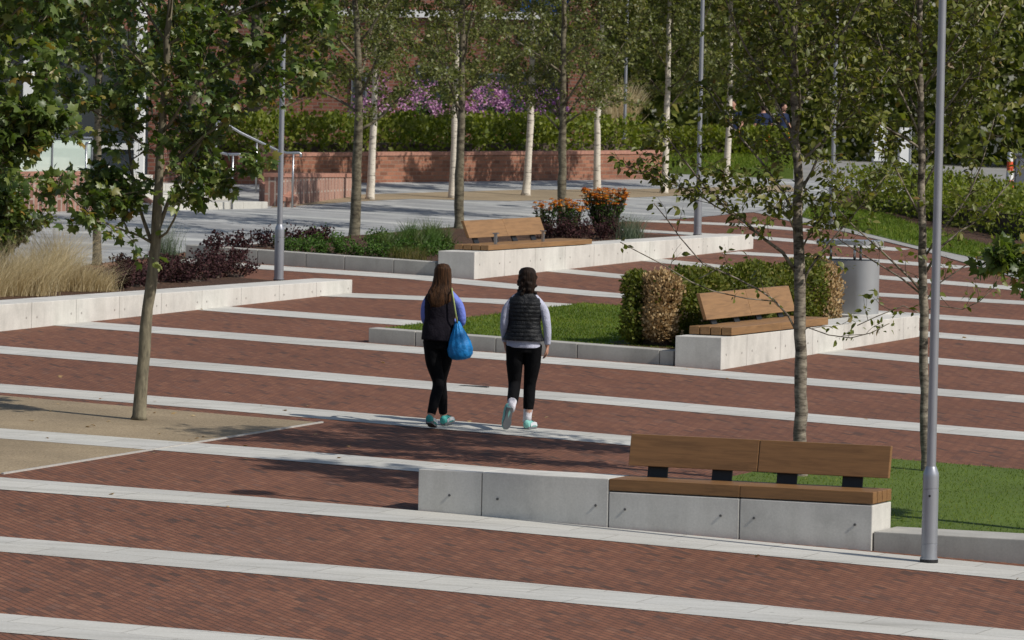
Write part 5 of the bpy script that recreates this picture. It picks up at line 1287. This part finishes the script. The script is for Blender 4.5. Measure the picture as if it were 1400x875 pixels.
person(b, .0, 'dark haired woman in black puffer vest and pale lilac shirt, walking away', J2, dict(legr=[(a * 1.07, b_ * 1.07) for a, b_ in LEGR], leg_mat='legging', leg_end=-3, shirt_mat='lilac', shirt_low=-.10, vest=dict(low=.05, rx=.205, mat='vest2', k=1.07, n=130, quilt=.082, lean=0), hair=hair_up, hair_mat='hair_dark', shoe_mat='mint', sole_mat='sole', panel='shoewhite', sock=.17, w=1.0, curl=.30))
# roadworkers in the distance
WJ = dict(head=(0, .02, 1.60), shoulders=(0, 0, 1.43), hips=(0, 0, .92), armL=[(-.17, 0, 1.40), (-.24, 0, 1.25), (-.27, .02, 1.12), (-.27, .10, 1.02), (-.26, .18, .95)], armR=[(.17, 0, 1.40), (.24, 0, 1.25), (.28, .02, 1.12), (.29, .08, 1.00), (.30, .15, .90)],
    legL=[(-.10, 0, .90), (-.10, .05, .68), (-.10, .10, .48), (-.10, .05, .28), (-.10, .02, .10)], legR=[(.10, 0, .90), (.10, -.02, .68), (.10, -.02, .48), (.10, -.10, .28), (.10, -.16, .10)], footL=[(-.10, -.05, 0), (-.12, .22, 0)], footR=[(.10, -.23, .02), (.12, .03, 0)])
WR = [(.10, .105), (.085, .09), (.065, .07), (.058, .062), (.045, .048)]
wc = dict(legr=WR, leg_mat='orange', leg_grow=.022, leg_end=-1, shirt_mat='navy', sleeve=9, hair=hair_short, hair_mat='hair_dark', shoe_mat='boot', sole_mat='black', w=1.1, shirt_low=.0)
for (px, py, rz, sc_, lb_) in ((1001, 226, 2.7, .98, 'roadworker in navy shirt and orange trousers, standing behind the white birch'), (1042, 228, .6, .95, 'roadworker in orange trousers left of the pair'), (1069, 227, -2.2, .97, 'roadworker in orange trousers right of the pair, face turned')):
    person(at(px, py), rz, lb_, WJ, wc, sc_, .011, 'roadworkers on the far road')

# ------------------------------------------------------------------ camera, light, view
cam = bpy.data.cameras.new('camera'); co = bpy.data.objects.new('camera', cam); col.objects.link(co)
R = Matrix(((CX[0], CY[0], -fw[0]), (CX[1], CY[1], -fw[1]), (CX[2], CY[2], -fw[2])))
co.matrix_world = Matrix.Translation(Vector(C0)) @ R.to_4x4()
cam.sensor_width = 36.0; cam.lens = F / 1400.0 * 36.0; cam.clip_start = 1.0; cam.clip_end = 3000
cam.dof.use_dof = True; cam.dof.focus_distance = 50.0; cam.dof.aperture_fstop = 11.0
sc.camera = co

SAZ, SEL = math.radians(28.8), math.radians(43)
d = Vector((-math.cos(SAZ) * math.cos(SEL), math.sin(SAZ) * math.cos(SEL), -math.sin(SEL)))   # travel direction of the light
sun = bpy.data.lights.new('sun', 'SUN'); sun.energy = 4.0; sun.angle = math.radians(0.53); sun.color = (1.0, .95, .87)
so = bpy.data.objects.new('sun', sun); col.objects.link(so); so.rotation_euler = d.to_track_quat('-Z', 'Y').to_euler(); so.location = (20, -10, 30)
w = bpy.data.worlds.new('World'); sc.world = w; w.use_nodes = True
nt = w.node_tree; bg = nt.nodes['Background']; sky = nt.nodes.new('ShaderNodeTexSky'); sky.sky_type = 'NISHITA'; sky.sun_disc = False
sky.sun_elevation = SEL
s_ = -d; sky.sun_rotation = math.atan2(s_.x, s_.y); sky.altitude = 50; sky.air_density = 1.0; sky.dust_density = 1.0
nt.links.new(sky.outputs[0], bg.inputs[0]); bg.inputs[1].default_value = 0.09
sc.view_settings.view_transform = 'Standard'; sc.view_settings.look = 'None'; sc.view_settings.gamma = 1.0; sc.view_settings.exposure = 0.0
sc.view_settings.use_curve_mapping = False
sc.cycles.max_bounces = 6; sc.cycles.diffuse_bounces = 3; sc.cycles.transparent_max_bounces = 6; sc.cycles.use_denoising = True
